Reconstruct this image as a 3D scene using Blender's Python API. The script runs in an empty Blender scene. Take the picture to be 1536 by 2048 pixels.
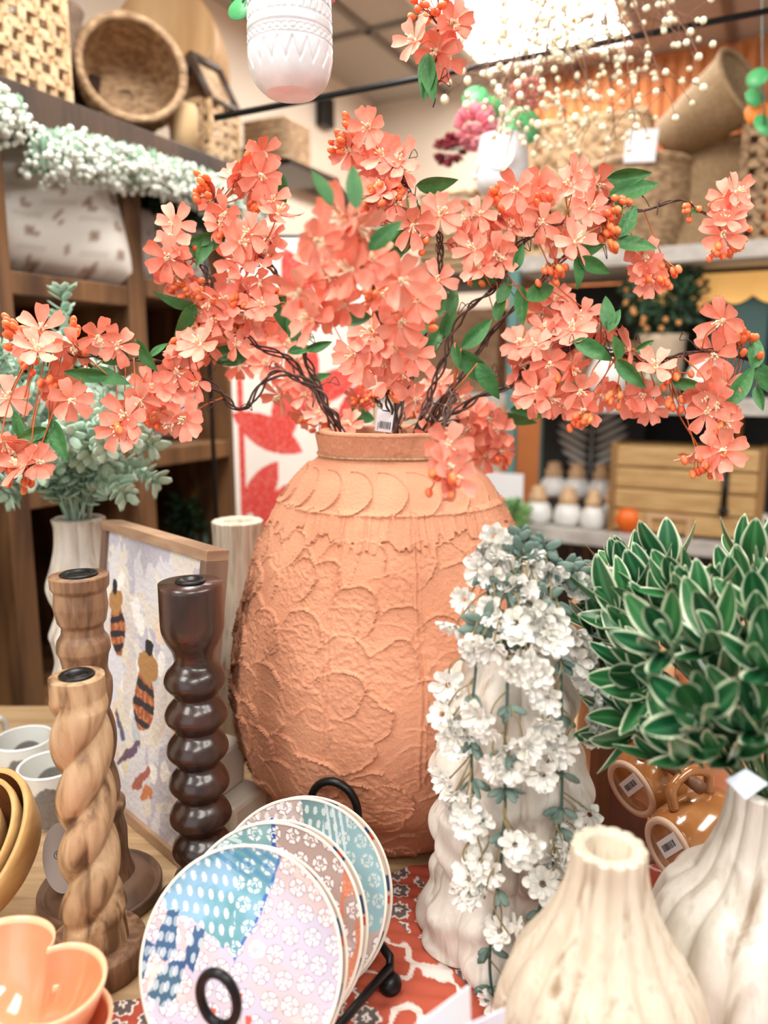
import bpy, math, random
import numpy as np
from mathutils import Vector, Matrix, Quaternion

# ---------------------------------------------------------------- camera, world, light, exposure
SC = bpy.context.scene
F = 1550.0
PITCH = math.radians(10.0)
CAMZ = 0.61
cd = bpy.data.cameras.new('camera'); cam = bpy.data.objects.new('camera', cd)
SC.collection.objects.link(cam); SC.camera = cam
cam.location = (0, 0, CAMZ); cam.rotation_euler = (math.radians(90) - PITCH, 0, 0)
cd.sensor_fit = 'VERTICAL'; cd.sensor_height = 36.0; cd.lens = 36.0 * F / 2048
cd.clip_start = 0.02; cd.clip_end = 60
cd.dof.use_dof = True; cd.dof.focus_distance = 0.87; cd.dof.aperture_fstop = 2.5
SC.view_settings.view_transform = 'Standard'; SC.view_settings.look = 'None'
SC.view_settings.exposure = 0.40; SC.view_settings.gamma = 1.0
SC.view_settings.use_curve_mapping = False
SC.cycles.max_bounces = 6; SC.cycles.diffuse_bounces = 4; SC.cycles.glossy_bounces = 3
SC.cycles.transmission_bounces = 4; SC.cycles.caustics_reflective = False; SC.cycles.caustics_refractive = False
SC.cycles.use_denoising = True
wd = bpy.data.worlds.new('daylight'); SC.world = wd; wd.use_nodes = True
wd.node_tree.nodes['Background'].inputs[0].default_value = (0.97, 0.985, 1.0, 1)
wd.node_tree.nodes['Background'].inputs[1].default_value = 0.42

RU = Vector((math.cos(math.radians(27.5)), -math.sin(math.radians(27.5)), 0))   # room axes
RV = Vector((math.sin(math.radians(27.5)), math.cos(math.radians(27.5)), 0))
def RM(u, v, z=0.0): return RU * u + RV * v + Vector((0, 0, z))
ROT = -math.radians(27.5)
def area(name, loc, sx, sy, power, rot=(0, 0, 0), col=(1, .985, .965)):
    l = bpy.data.lights.new(name, 'AREA'); l.shape = 'RECTANGLE'; l.size = sx; l.size_y = sy; l.energy = power; l.color = col
    o = bpy.data.objects.new(name, l); SC.collection.objects.link(o); o.location = loc; o.rotation_euler = rot
    return o
CEIL = 1.9
LAMPS = [(-0.95, 2.75), (-0.75, 0.95), (0.95, 0.75), (0.6, -0.7), (-0.9, -0.8)]
for (u, v) in LAMPS:
    area('ceiling_lamp_light', RM(u, v, CEIL - 0.04), .55, 1.1, 17 if u < 0 and v > 0 else 12, (0, 0, ROT))
area('shop_window_light', RM(-0.6, -2.6, 0.9), 3.2, 2.0, 14, (math.radians(90), 0, math.radians(-27.5)), (.97, .985, 1))

# ---------------------------------------------------------------- pixel rays (1536 x 2048) to points
CF = Vector((0, math.cos(PITCH), -math.sin(PITCH))); CU = Vector((0, math.sin(PITCH), math.cos(PITCH)))
CP = Vector((0, 0, CAMZ))
def ray(px, py): return Vector((1, 0, 0)) * ((px - 768) / F) + CU * ((1024 - py) / F) + CF
def W(px, py, d): return CP + ray(px, py) * d
def hit(px, py, n, c):
    r = ray(px, py); return CP + r * ((c - n.dot(CP)) / n.dot(r))
def SU(px, py, u): return hit(px, py, RU, u)
def SV(px, py, v): return hit(px, py, RV, v)
def SZ(px, py, z=0.0): return hit(px, py, Vector((0, 0, 1)), z)
def SY(px, py, y): return hit(px, py, Vector((0, 1, 0)), y)

# ---------------------------------------------------------------- materials
def lin(c):
    return tuple(((x / 255) / 12.92 if x / 255 <= .04045 else ((x / 255 + .055) / 1.055) ** 2.4) for x in c[:3]) + (1,)
_m = {}
def mat(name, c1, c2=None, rough=.55, scale=6, stretch=(1, 1, 1), bump=0, bscale=None, metal=0, coat=0, sss=0,
        vcol=False, emit=0, detail=4, lo=.35, hi=.65, wave=None, trans=0, c3=None):
    if name in _m: return _m[name]
    m = bpy.data.materials.new(name); m.use_nodes = True; nt = m.node_tree; N = nt.nodes; L = nt.links
    b = N['Principled BSDF']
    b.inputs['Base Color'].default_value = lin(c1); b.inputs['Roughness'].default_value = rough
    b.inputs['Metallic'].default_value = metal; b.inputs['Coat Weight'].default_value = coat
    b.inputs['Coat Roughness'].default_value = .12
    if sss:
        b.inputs['Subsurface Weight'].default_value = sss; b.inputs['Subsurface Radius'].default_value = (1, .5, .3)
        b.inputs['Subsurface Scale'].default_value = .006
    if trans: b.inputs['Transmission Weight'].default_value = trans
    if emit:
        b.inputs['Emission Color'].default_value = lin(c1); b.inputs['Emission Strength'].default_value = emit
    tc = N.new('ShaderNodeTexCoord'); mp = N.new('ShaderNodeMapping'); mp.inputs['Scale'].default_value = stretch
    L.new(tc.outputs['Object'], mp.inputs['Vector'])
    if vcol:
        a = N.new('ShaderNodeVertexColor'); a.layer_name = 'Col'; L.new(a.outputs['Color'], b.inputs['Base Color'])
    elif c2 is not None:
        n = N.new('ShaderNodeTexNoise'); n.inputs['Scale'].default_value = scale; n.inputs['Detail'].default_value = detail
        n.inputs['Distortion'].default_value = .6 if wave else 0
        L.new(mp.outputs['Vector'], n.inputs['Vector'])
        r = N.new('ShaderNodeValToRGB'); r.color_ramp.elements[0].position = lo; r.color_ramp.elements[1].position = hi
        r.color_ramp.elements[0].color = lin(c1); r.color_ramp.elements[1].color = lin(c2)
        if c3 is not None:
            e = r.color_ramp.elements.new((lo + hi) / 2); e.color = lin(c3)
        L.new(n.outputs['Fac'], r.inputs['Fac']); L.new(r.outputs['Color'], b.inputs['Base Color'])
    if bump:
        n2 = N.new('ShaderNodeTexNoise'); n2.inputs['Scale'].default_value = bscale or scale * 4; n2.inputs['Detail'].default_value = 5
        L.new(mp.outputs['Vector'], n2.inputs['Vector'])
        bp = N.new('ShaderNodeBump'); bp.inputs['Strength'].default_value = bump; bp.inputs['Distance'].default_value = .01
        L.new(n2.outputs['Fac'], bp.inputs['Height']); L.new(bp.outputs['Normal'], b.inputs['Normal'])
    _m[name] = m
    return m

# ---------------------------------------------------------------- mesh helpers
class MB:
    def __init__(s): s.v = []; s.f = []; s.c = []; s.n = 0
    def add(s, v, f, col=None):
        v = [tuple(map(float, p)) for p in v]
        s.v += v; k = s.n
        s.f += [tuple(i + k for i in q) for q in f]; s.n += len(v)
        if col is not None:
            if isinstance(col, tuple): s.c += [col] * len(v)
            else: s.c += [tuple(c) for c in col]
        return s
    def grid(s, P, cu=False, cv=False, col=None):        # P: array (nu, nv, 3)
        P = np.asarray(P, float); nu, nv = P.shape[:2]
        I = np.arange(nu * nv).reshape(nu, nv)
        A = I if not cu else np.vstack([I, I[:1]])
        A = A if not cv else np.hstack([A, A[:, :1]])
        q = np.stack([A[:-1, :-1], A[1:, :-1], A[1:, 1:], A[:-1, 1:]], -1).reshape(-1, 4)
        c = None if col is None else (col if isinstance(col, tuple) else np.asarray(col).reshape(-1, 3).tolist())
        k = s.n; s.v += P.reshape(-1, 3).tolist(); s.f += (q + k).tolist(); s.n += nu * nv
        if c is not None: s.c += ([c] * (nu * nv) if isinstance(c, tuple) else c)
        return s
    def box(s, c, size, M=None, col=None):
        x, y, z = [q / 2 for q in size]
        vs = [Vector((a * x, b * y, d * z)) for a in (-1, 1) for b in (-1, 1) for d in (-1, 1)]
        if M is not None: vs = [M @ p for p in vs]
        vs = [p + Vector(c) for p in vs]
        return s.add(vs, [(0, 1, 3, 2), (4, 6, 7, 5), (0, 4, 5, 1), (2, 3, 7, 6), (0, 2, 6, 4), (1, 5, 7, 3)], col)
    def tube(s, path, r, n=6, col=None, cap=True):
        P = [Vector(p) for p in path]; m = len(P)
        R = r if isinstance(r, (list, tuple)) else [r] * m
        up = Vector((.31, .2, .93)); rings = []
        t0 = (P[1] - P[0]).normalized(); a = t0.cross(up).normalized()
        for i, p in enumerate(P):
            t = (P[min(i + 1, m - 1)] - P[max(i - 1, 0)])
            t = t.normalized() if t.length > 1e-9 else t0
            a = a - t * a.dot(t); a = a.normalized() if a.length > 1e-6 else t.orthogonal().normalized()
            b = t.cross(a)
            rings.append([p + (a * math.cos(2 * math.pi * k / n) + b * math.sin(2 * math.pi * k / n)) * R[i] for k in range(n)])
        vs = [q for g in rings for q in g]; fs = []
        for i in range(m - 1):
            for k in range(n):
                k2 = (k + 1) % n
                fs.append((i * n + k, i * n + k2, (i + 1) * n + k2, (i + 1) * n + k))
        if cap: fs += [tuple(range(n))[::-1], tuple((m - 1) * n + k for k in range(n))]
        return s.add(vs, fs, col)
    def lathe(s, prof, n=48, rf=None, capb=True, capt=False, M=None, loc=(0, 0, 0), col=None):
        P = np.array(prof, float); T = np.arange(n) / n * 2 * math.pi
        Rr = P[:, 0][:, None] * np.ones(n)[None]; Zz = P[:, 1][:, None] * np.ones(n)[None]
        if rf is not None: Rr = rf(Rr, T[None] * np.ones(len(P))[:, None], Zz)
        G = np.stack([Rr * np.cos(T)[None], Rr * np.sin(T)[None], Zz], -1)
        if M is not None: G = G @ np.array(M.to_3x3()).T
        G = G + np.array(loc)
        k = s.n; s.grid(G[:, ::-1], cv=True, col=col)
        if capb: s.f.append(tuple(k + j for j in range(n)))
        if capt: s.f.append(tuple(k + (len(P) - 1) * n + j for j in range(n))[::-1])
        return s
    def blob(s, c, r, n=8, m=5, col=None, M=None):
        r = (r, r, r) if not isinstance(r, (tuple, list)) else r
        vs = [Vector((0, 0, -r[2]))]
        for i in range(1, m):
            a = math.pi * i / m
            for k in range(n):
                t = 2 * math.pi * k / n
                vs.append(Vector((r[0] * math.sin(a) * math.cos(t), r[1] * math.sin(a) * math.sin(t), -r[2] * math.cos(a))))
        vs.append(Vector((0, 0, r[2]))); fs = []
        for k in range(n): fs.append((0, 1 + (k + 1) % n, 1 + k))
        for i in range(m - 2):
            for k in range(n):
                a0 = 1 + i * n + k; a1 = 1 + i * n + (k + 1) % n
                fs.append((a0, a1, a1 + n, a0 + n))
        e = len(vs) - 1
        for k in range(n): fs.append((e, 1 + (m - 2) * n + k, 1 + (m - 2) * n + (k + 1) % n))
        if M is not None: vs = [M @ p for p in vs]
        return s.add([p + Vector(c) for p in vs], fs, col)
    def mesh(s, name, m, smooth=True):
        me = bpy.data.meshes.new(name); me.from_pydata(s.v, [], s.f)
        if s.c:
            a = me.color_attributes.new('Col', 'FLOAT_COLOR', 'POINT')
            C = np.ones((len(s.v), 4), np.float32); c = np.array(s.c, float) / 255
            C[:, :3] = np.where(c <= .04045, c / 12.92, ((c + .055) / 1.055) ** 2.4)
            a.data.foreach_set('color', C.ravel())
        me.materials.append(m)
        if smooth: me.polygons.foreach_set('use_smooth', [True] * len(me.polygons))
        me.update(); return me
    def build(s, name, m, parent=None, smooth=True, bevel=0, auto=False):
        o = bpy.data.objects.new(name, s.mesh(name, m, smooth)); SC.collection.objects.link(o)
        if parent is not None: o.parent = parent
        if bevel:
            b = o.modifiers.new('bevel', 'BEVEL'); b.width = bevel; b.segments = 2; b.limit_method = 'ANGLE'
        return o
def put(me, name, parent, loc=(0, 0, 0), M=None, sc=1.0):
    o = bpy.data.objects.new(name, me); SC.collection.objects.link(o); o.parent = parent
    mm = Matrix.Translation(Vector(loc))
    if M is not None: mm = mm @ M.to_4x4()
    o.matrix_local = mm @ Matrix.Diagonal((sc, sc, sc, 1)); return o
def tag(o, label, cat, group=None, kind=None):
    o['label'] = label; o['category'] = cat
    if group: o['group'] = group
    if kind: o['kind'] = kind
    return o
def thing(name, label, cat, loc=(0, 0, 0), rot=(0, 0, 0), group=None):
    o = bpy.data.objects.new(name, None); SC.collection.objects.link(o); o.location = loc; o.rotation_euler = rot
    o.empty_display_size = .02
    return tag(o, label, cat, group)
def struct(name, mb, m, smooth=False, bevel=0):
    o = mb.build(name, m, None, smooth, bevel); o['kind'] = 'structure'; return o
def rbox(mb, u0, u1, v0, v1, z0, z1, col=None):
    c = RM((u0 + u1) / 2, (v0 + v1) / 2, (z0 + z1) / 2)
    return mb.box(c, (u1 - u0, v1 - v0, z1 - z0), Matrix.Rotation(ROT, 3, 'Z'), col)
def facing(n, roll=0.0):                    # rotation taking +Z to n
    return (Vector(n).normalized().to_track_quat('Z', 'Y') @ Quaternion((0, 0, 1), roll)).to_matrix()
def spline(P, n):                            # catmull-rom through points
    P = [Vector(p) for p in P]; Q = [P[0] * 2 - P[1]] + P + [P[-1] * 2 - P[-2]]; out = []
    for i in range(1, len(Q) - 2):
        for k in range(n):
            t = k / n; a, b, c, d = Q[i - 1], Q[i], Q[i + 1], Q[i + 2]
            out.append(.5 * ((2 * b) + (c - a) * t + (2 * a - 5 * b + 4 * c - d) * t * t + (3 * b - a - 3 * c + d) * t ** 3))
    out.append(P[-1]); return out
def vnoise(x, y, seed=0):
    rs = np.random.RandomState(seed); T = rs.rand(64, 64)
    xi = np.floor(x).astype(int); yi = np.floor(y).astype(int); fx = x - xi; fy = y - yi
    fx = fx * fx * (3 - 2 * fx); fy = fy * fy * (3 - 2 * fy)
    g = lambda a, b: T[a % 64, b % 64]
    return (g(xi, yi) * (1 - fx) + g(xi + 1, yi) * fx) * (1 - fy) + (g(xi, yi + 1) * (1 - fx) + g(xi + 1, yi + 1) * fx) * fy
def fbm(x, y, seed=0, o=4):
    s = 0; a = .5
    for k in range(o): s = s + a * vnoise(x * 2 ** k, y * 2 ** k, seed + k); a *= .5
    return s / (1 - .5 ** o)
def mix(A, B, m):
    m = np.clip(m, 0, 1)[..., None]; return A * (1 - m) + np.array(B, float) * m
def inpoly(x, y, P):
    r = np.zeros(x.shape, bool); n = len(P)
    for i in range(n):
        x0, y0 = P[i]; x1, y1 = P[(i + 1) % n]
        if y0 == y1: continue
        c = ((y0 > y) != (y1 > y)) & (x < (x1 - x0) * (y - y0) / (y1 - y0) + x0)
        r ^= c
    return r
def prof(pts, yc):                           # silhouette half-width/py pairs -> (radius, z) on a vertical axis at depth yc
    out = []
    for hw, py in pts:
        p = SY(768, py, yc); d = (p - CP).dot(CF); t = hw / F * d
        out.append((t / math.sqrt(1 + (hw / F) ** 2), p.z))
    return out
def smooth_prof(P, n=6):
    S = spline([Vector((r, z, 0)) for r, z in P], n); return [(p.x, p.y) for p in S]
RND = random.Random(7)

# ---------------------------------------------------------------- shared materials
M_tablewood = mat('table_wood', (206, 176, 136), (176, 144, 104), .45, 5, (1, 14, 1), .1, wave=1)
M_dark = mat('dark_stained_wood', (40, 29, 21), (74, 52, 35), .55, 4, (3, 3, .6), .2, 20, wave=1)
M_mid = mat('honey_stained_wood', (72, 48, 30), (138, 98, 62), .5, 4, (4, 4, .5), .15, wave=1)
M_grey = mat('grey_weathered_wood', (176, 170, 164), (206, 202, 196), .7, 3, (1.2, 10, 10), .2)
M_teal = mat('teal_painted_metal', (92, 134, 132), (108, 150, 146), .45)
M_wicker = mat('woven_wicker', (138, 106, 76), (198, 166, 128), .7, 40, (1, 1, 2.2), .6, 90)
M_wicker2 = mat('pale_woven_cane', (176, 142, 104), (214, 184, 144), .65, 30, (1, 1, 2), .4, 80)
M_burlap = mat('brown_burlap', (150, 122, 90), (176, 148, 112), .85, 120, (1, 1, 1), .5, 260)
M_black = mat('black_iron', (16, 16, 18), rough=.35, metal=.3)
M_white = mat('white_card', (240, 241, 246), rough=.6)
M_twine = mat('natural_twine', (206, 176, 138), (170, 136, 100), .8, 200, bump=.4)
M_ink = mat('black_ink', (40, 38, 40), rough=.6)

# ---------------------------------------------------------------- the room
FLOOR = -0.76
struct('floor', rbox(MB(), -1.9, 3.0, -3.4, 4.2, FLOOR - .05, FLOOR), mat('concrete_floor', (150, 140, 128), (170, 160, 148), .5, 2))
struct('wall_left', rbox(MB(), -1.95, -1.9, -1.0, 4.2, FLOOR, CEIL), mat('cream_wall', (236, 222, 204), (228, 212, 192), .8, 2, bump=.1))
struct('wall_back', rbox(MB(), -1.9, -1.22, 3.56, 3.6, FLOOR, CEIL), _m['cream_wall'])
M_orange = mat('orange_wall', (222, 142, 84), (206, 124, 68), .7, 3)
mbp = MB(); rbox(mbp, -1.22, 3.0, 3.56, 3.6, FLOOR, CEIL)
for k in range(84): rbox(mbp, -1.2 + k * .05, -1.175 + k * .05, 3.545, 3.56, .6, CEIL - .02)
struct('wall_right', mbp, M_orange)
struct('ceiling', rbox(MB(), -1.95, 3.0, -1.6, 4.25, CEIL, CEIL + .04), mat('ceiling_tile', (196, 190, 180), (178, 172, 162), .9, 60, bump=.2, lo=.3, hi=.8))
mbt = MB()
for k in range(-3, 7): rbox(mbt, -1.25 - .3 + (k - 2) * .61 + .0, -1.25 - .3 + (k - 2) * .61 + .03, -1.6, 4.2, CEIL - .012, CEIL)
for k in range(5): rbox(mbt, -1.9, 3.0, -.86 + k * 1.22, -.83 + k * 1.22, CEIL - .012, CEIL)
struct('trim_1', mbt, mat('ceiling_grid_bar', (120, 112, 104), rough=.5))
for i, (u, v) in enumerate(LAMPS):
    t = thing('ceiling_light', ['bright recessed ceiling light panel at the top of the picture' if i == 0 else 'recessed ceiling light panel over the display table'][0], 'ceiling light', RM(u, v, CEIL), (0, 0, ROT), None if i == 0 else 'ceiling lights over the table')
    m = MB()
    for (a, b, c, d) in ((-.31, 0, .03, 1.25), (.31, 0, .03, 1.25), (0, -.61, .59, .03), (0, .61, .59, .03)): m.box((a, b, -.012), (c, d, .03))
    m.build('frame', mat('white_metal', (230, 228, 224), rough=.4), t, False)
    MB().box((0, 0, -.006), (.59, 1.19, .012)).build('diffuser', mat('lit_diffuser', (255, 250, 240), emit=5.0), t, False)
# ---------------------------------------------------------------- left shelving unit
UL = -1.35; UB = -1.74
def vat(px, py=750, u=UL): return SU(px, py, u).dot(RV)
v_end = vat(478); v_mid = vat(268); v_lft = vat(-6); v_s = vat(-420)
zb = SU(0, 158, UL).z
t = thing('shelving_unit', 'tall dark wooden shelving unit along the left wall', 'shelf')
m = MB(); rbox(m, UB - .02, UL + .02, v_s, v_end, zb - .075, zb); m.build('top_board', M_dark, t, False, .003)
for vv in (v_s, v_lft, v_mid, v_end - .045):
    m = MB(); rbox(m, UB, UL, vv, vv + .05, FLOOR, zb - .075); m.build('upright', M_mid, t, False, .003)
zs_l = SU(60, 545, UL).z; zs_r = SU(380, 890, UL).z
for (va, vb, zz) in ((v_s, v_lft, zs_l), (v_lft + .05, v_mid, zs_l), (v_lft + .05, v_mid, zs_r - .05), (v_mid + .05, v_end - .045, zs_r), (v_mid + .05, v_end - .045, SU(330, 560, UL).z),
                     (v_lft + .05, v_mid, -.1), (v_mid + .05, v_end - .045, -.05), (v_lft + .05, v_mid, -.45), (v_mid + .05, v_end - .045, -.45)):
    m = MB(); rbox(m, UB, UL - .004, va, vb, zz - .045, zz); m.build('shelf_board', M_mid, t, False, .003)
m = MB(); rbox(m, UB - .015, UB, v_s, v_end, FLOOR, zb - .075); m.build('back_panel', mat('black_brown_panel', (34, 24, 18), (44, 30, 22), .7, 3), t, False)

def weave(R, T, Z, nz=60, nt=40, amp=.04):
    return R * (1 + amp * np.sin(T * nt) * np.sin(Z * nz * math.pi * 2 / .3))
def round_basket(name, label, loc, M, r0, r1, h, m_=M_wicker, group=None, rim=.012, nt=44):
    t = thing(name, label, 'basket', loc, (0, 0, 0), group)
    P = [(r0 * .2, 0), (r0, 0)] + [(r0 + (r1 - r0) * k / 24 + .015 * math.sin(math.pi * k / 24), h * k / 24) for k in range(1, 25)]
    th = .008
    P2 = P + [(q[0] - th, q[1]) for q in P[:1:-1]] + [(r0 * .2, th)]
    b = MB().lathe(P2, 120, lambda R, T, Z: R * (1 + .025 * np.sin(T * nt) * np.sign(np.sin(Z * 180))), M=M)
    b.build('basket_body', m_, t)
    ring = [M @ Vector((r1 * math.cos(a), r1 * math.sin(a), h)) for a in np.linspace(0, 2 * math.pi, 49)]
    MB().tube(ring, rim, 8).build('rim', m_, t)
    return t
def lattice_basket(name, label, c, w, d, h, nx, ny, m_=M_wicker2, rz=ROT, roof=0, group=None, fill=.62):
    """box basket of crossing cane bands with open holes between them"""
    t = thing(name, label, 'basket', c, (0, 0, rz), group)
    b = MB()
    for (n, L, ax, off) in ((nx, w, 0, -d / 2), (nx, w, 0, d / 2), (max(3, int(nx * d / w)), d, 1, -w / 2), (max(3, int(nx * d / w)), d, 1, w / 2)):
        for k in range(n + 1):
            x = -L / 2 + L * k / n; bw = L / n * fill * .8
            for j in range(ny):
                z = h * (j + .5) / ny; o = off + (.003 if (j + k) % 2 else -.003)
                b.box((x, o, z) if ax == 0 else (o, x, z), (bw, .005, h / ny * 1.02) if ax == 0 else (.005, bw, h / ny * 1.02))
        for j in range(ny + 1):
            z = h * j / ny; bw = h / ny * fill * .8
            for k in range(n):
                x = -L / 2 + L * (k + .5) / n; o = off + (-.003 if (j + k) % 2 else .003)
                b.box((x, o, z) if ax == 0 else (o, x, z), (L / n * 1.02, .005, bw) if ax == 0 else (.005, L / n * 1.02, bw))
    b.build('cane_lattice', m_, t, False)
    MB().box((0, 0, .006), (w * .96, d * .96, .01)).build('base_board', M_dark, t, False)
    r = MB()
    if not roof:
        for s in (-1, 1): r.box((0, s * d / 2, h), (w + .02, .018, .02)); r.box((s * w / 2, 0, h), (.018, d + .02, .02))
        r.build('rim', m_, t, False, .004)
    else:
        for s in (-1, 1):
            for e in (-1, 1): r.tube([(s * w / 2, e * d / 2, h), (0, e * d / 2, h + roof)], .012, 6)
            r.tube([(s * w / 2, -d / 2, h), (s * w / 2, d / 2, h)], .01, 6)
        r.tube([(0, -d / 2, h + roof), (0, d / 2, h + roof)], .014, 6)
        r.build('roof_frame', M_dark, t)
        s_ = MB()
        for s in (-1, 1):
            s_.add([(s * w / 2, -d / 2, h), (s * w / 2, d / 2, h), (0, d / 2, h + roof), (0, -d / 2, h + roof)], [(0, 1, 2, 3)])
        s_.build('roof_panel', M_wicker, t, False)
    return t
# things on the top board
def on_top(px, du=.2):
    v = vat(px, 750, UL - du); return RM(UL - du, v, zb)
lattice_basket('cane_basket', 'pale open-weave cane basket at the left end of the top shelf', on_top(15, .12), .20, .24, .40, 6, 10)
M1 = facing(-(RV * .62) + RU * .75 + Vector((0, 0, .12)))
cb = SU(262, 148, UL - .10)
axis = M1 @ Vector((0, 0, 1))
round_basket('round_basket', 'round brown wicker basket lying on its side, open mouth forward', cb - axis * .13, M1, .088, .117, .16, rim=.010)
M2 = facing(RU * .5 - RV * .8 + Vector((0, 0, .1)))
c2 = SU(335, 75, UL - .22)
t = thing('bamboo_drum', 'large smooth tan bamboo drum tipped behind the round wicker basket', 'basket', c2)
MB().lathe([(.0, -.3), (.13, -.3)] + [(.13 + .015 * math.sin(k / 10 * math.pi), -.3 + .032 * k) for k in range(1, 11)] + [(.12, .02), (.0, 0)], 48, M=M2).build('drum_body', mat('tan_bamboo', (190, 152, 104), (170, 130, 84), .5, 4, (6, 6, 1)), t)
t = thing('grey_basket', 'greyish rolled-rim basket at the back above the round one', 'basket', RM(UB + .08, vat(150, 750, UB + .08), zb + .191))
MB().lathe([(.0, 0), (.055, 0), (.065, .04), (.072, .12), (.078, .135), (.07, .145), (.0, .13)], 40).build('basket_body', mat('greyed_wicker', (128, 104, 88), (156, 132, 112), .8, 60, bump=.5), t)
t2 = thing('storage_crate', 'dark wooden crate at the back of the top shelf', 'crate', RM(UB + .08, vat(150, 750, UB + .08), zb + .001), (0, 0, ROT))
MB().box((0, 0, .094), (.15, .17, .188)).build('crate_body', M_dark, t2, False, .004)
lattice_basket('house_basket', 'cane lantern basket with a pointed roof at the right end of the top shelf', RM(UL - .08, vat(432, 750, UL - .08), zb + .001), .115, .11, .15, 4, 5, roof=.11)
t = thing('kraft_canister', 'plain tan canister between the round basket and house basket', 'canister', RM(UL - .045, vat(388, 750, UL - .045), zb))
MB().lathe([(.0, 0), (.035, 0), (.035, .11), (.033, .115), (.0, .115)], 32).build('body', mat('tan_kraft', (204, 172, 128), rough=.7), t)
# small basket beyond the shelf on a black wall bracket
pb = SU(556, 346, -1.62)
t = thing('wall_bracket', 'black iron wall bracket under the small seagrass basket', 'bracket', pb)
m = MB(); m.box((0, 0, -.012), (.3, .3, .018), Matrix.Rotation(ROT, 3, 'Z')); m.build('plate', M_black, t, False)
t = thing('seagrass_basket', 'small square seagrass basket on the black wall bracket', 'basket', pb, (0, 0, ROT))
b = MB()
for k in range(8):
    z = .010 + k * .019; w = .075
    b.tube([(w, w, z), (-w, w, z), (-w, -w, z), (w, -w, z), (w, w, z)], .0115, 6)
b.box((0, 0, .01), (.15, .15, .015)); b.build('basket_body', M_wicker, t)
t = thing('wall_shelf_bar', 'black rail fixed to the cream wall behind the flowers', 'rail', SU(640, 376, -1.85))
MB().box((0, 0, 0), (.06, 1.2, .04), Matrix.Rotation(ROT, 3, 'Z')).build('rail', M_black, t, False)

# garlands (uncountable tiny blooms)
def garland(name, label, pts, r, n, colr=(228, 230, 222), leaf=(150, 176, 150)):
    P = spline([SU(px, py, UL + .05) for px, py in pts], 12)
    t = thing(name, label, 'garland', P[0])
    rn = random.Random(len(pts) + n); b = MB()
    for i in range(n):
        q = P[rn.randrange(len(P))]
        o = Vector((rn.gauss(0, 1), rn.gauss(0, 1), rn.gauss(0, 1))); o = o / max(1, o.length / 1.6) * r * rn.uniform(.45, .8)
        b.blob(q - P[0] + o + Vector((0, 0, -.01)), rn.uniform(.0045, .008), 6, 4)
    k = b.build('white_blooms', mat('white_green_bloom', colr, (208, 216, 204), .6, 30, sss=.1), t); k['kind'] = 'stuff'
    b = MB()
    for i in range(n // 3):
        q = P[rn.randrange(len(P))]; o = Vector((rn.gauss(0, 1), rn.gauss(0, 1), rn.gauss(0, 1))).normalized() * r * .9
        Mx = facing(o + Vector((0, 0, .2)), rn.random() * 6)
        b.blob(q - P[0] + o * .8, (.006, .002, .016), 6, 4, M=Mx)
    k = b.build('garland_leaves', mat('dusty_leaf', leaf, (120, 158, 132), .6, 20), t); k['kind'] = 'stuff'
    MB().tube([p - P[0] for p in P], .003, 5).build('wire', M_dark, t)
garland('flower_garland', 'long frosty white blossom garland hanging under the top shelf board', [(85, 305), (150, 305), (220, 322), (300, 338), (360, 358), (425, 382)], .042, 1900)
garland('flower_garland', 'short frosty white blossom garland at the left picture edge', [(-60, 215), (-20, 212), (15, 228)], .040, 560)
garland('eucalyptus_sprig', 'small grey green eucalyptus sprig beside the topmost left flowers', [(450, 395), (490, 405), (530, 400)], .05, 160, (150, 172, 158), (110, 140, 122))
def leafball(name, label, c, r, n, c1, c2, ls=.02, sx=1.0, cat='plant'):
    t = thing(name, label, cat, c); b = MB(); rn = random.Random(n + int(c[0] * 99))
    for i in range(n):
        o = Vector((rn.gauss(0, 1) * sx, rn.gauss(0, 1), rn.gauss(0, 1))); o = o.normalized() * r * rn.uniform(.4, 1)
        Mx = facing(o + Vector((rn.random() - .5, rn.random() - .5, rn.random() - .5)) * r, rn.random() * 6)
        b.blob(o, (ls * .45, ls * .12, ls), 6, 4, M=Mx)
    k = b.build('foliage', mat('foliage_' + str(c1), c1, c2, .5, 15), t)
    MB().tube([(0, 0, -r), (0, 0, r * .3)], .004, 5).build('stem', M_dark, t)
    return t
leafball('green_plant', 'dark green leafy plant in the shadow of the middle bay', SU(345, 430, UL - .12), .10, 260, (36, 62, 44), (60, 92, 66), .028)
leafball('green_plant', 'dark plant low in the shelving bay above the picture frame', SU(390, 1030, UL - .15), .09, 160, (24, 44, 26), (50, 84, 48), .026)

# cushions
def cushion(label, c, w, h, d, rot, m_, group='cushions in the shelving', name='cushion'):
    t = thing(name, label, 'cushion', c, rot)
    n = 41; U, V = np.meshgrid(np.linspace(-1, 1, n), np.linspace(-1, 1, n), indexing='ij')
    prof_ = np.clip(1 - U ** 4, 0, 1) ** .45 * np.clip(1 - V ** 4, 0, 1) ** .45
    sc = 1 - .07 * (1 - np.abs(U * V)) * (np.maximum(abs(U), abs(V)) ** 4)
    X = U * w / 2 * sc; Z = (V * sc * .5 + .5) * h
    Y = prof_ * d / 2 * (1 + .12 * np.sin(U * 5 + V * 3))
    col = np.ones((n, n, 3)) * np.array((236, 232, 224))
    gx = (U * 3.2) % 1 - .5; gy = (V * 3.2 + .5 * (np.floor(U * 3.2) % 2)) % 1 - .5
    col = mix(col, (150, 122, 104), (((gx ** 2 + gy ** 2) < .05) & (fbm(U * 9 + 9, V * 9 + 9, 3) > .42)) * .8)
    col = mix(col, (205, 198, 186), (np.abs(gy) > .43) * .6)
    MB().grid(np.stack([X, -Y, Z], -1), col=col).build('front_panel', m_, t)
    MB().grid(np.stack([X, Y, Z], -1)[::-1], col=col[::-1]).build('back_panel', m_, t)
    return t
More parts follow.
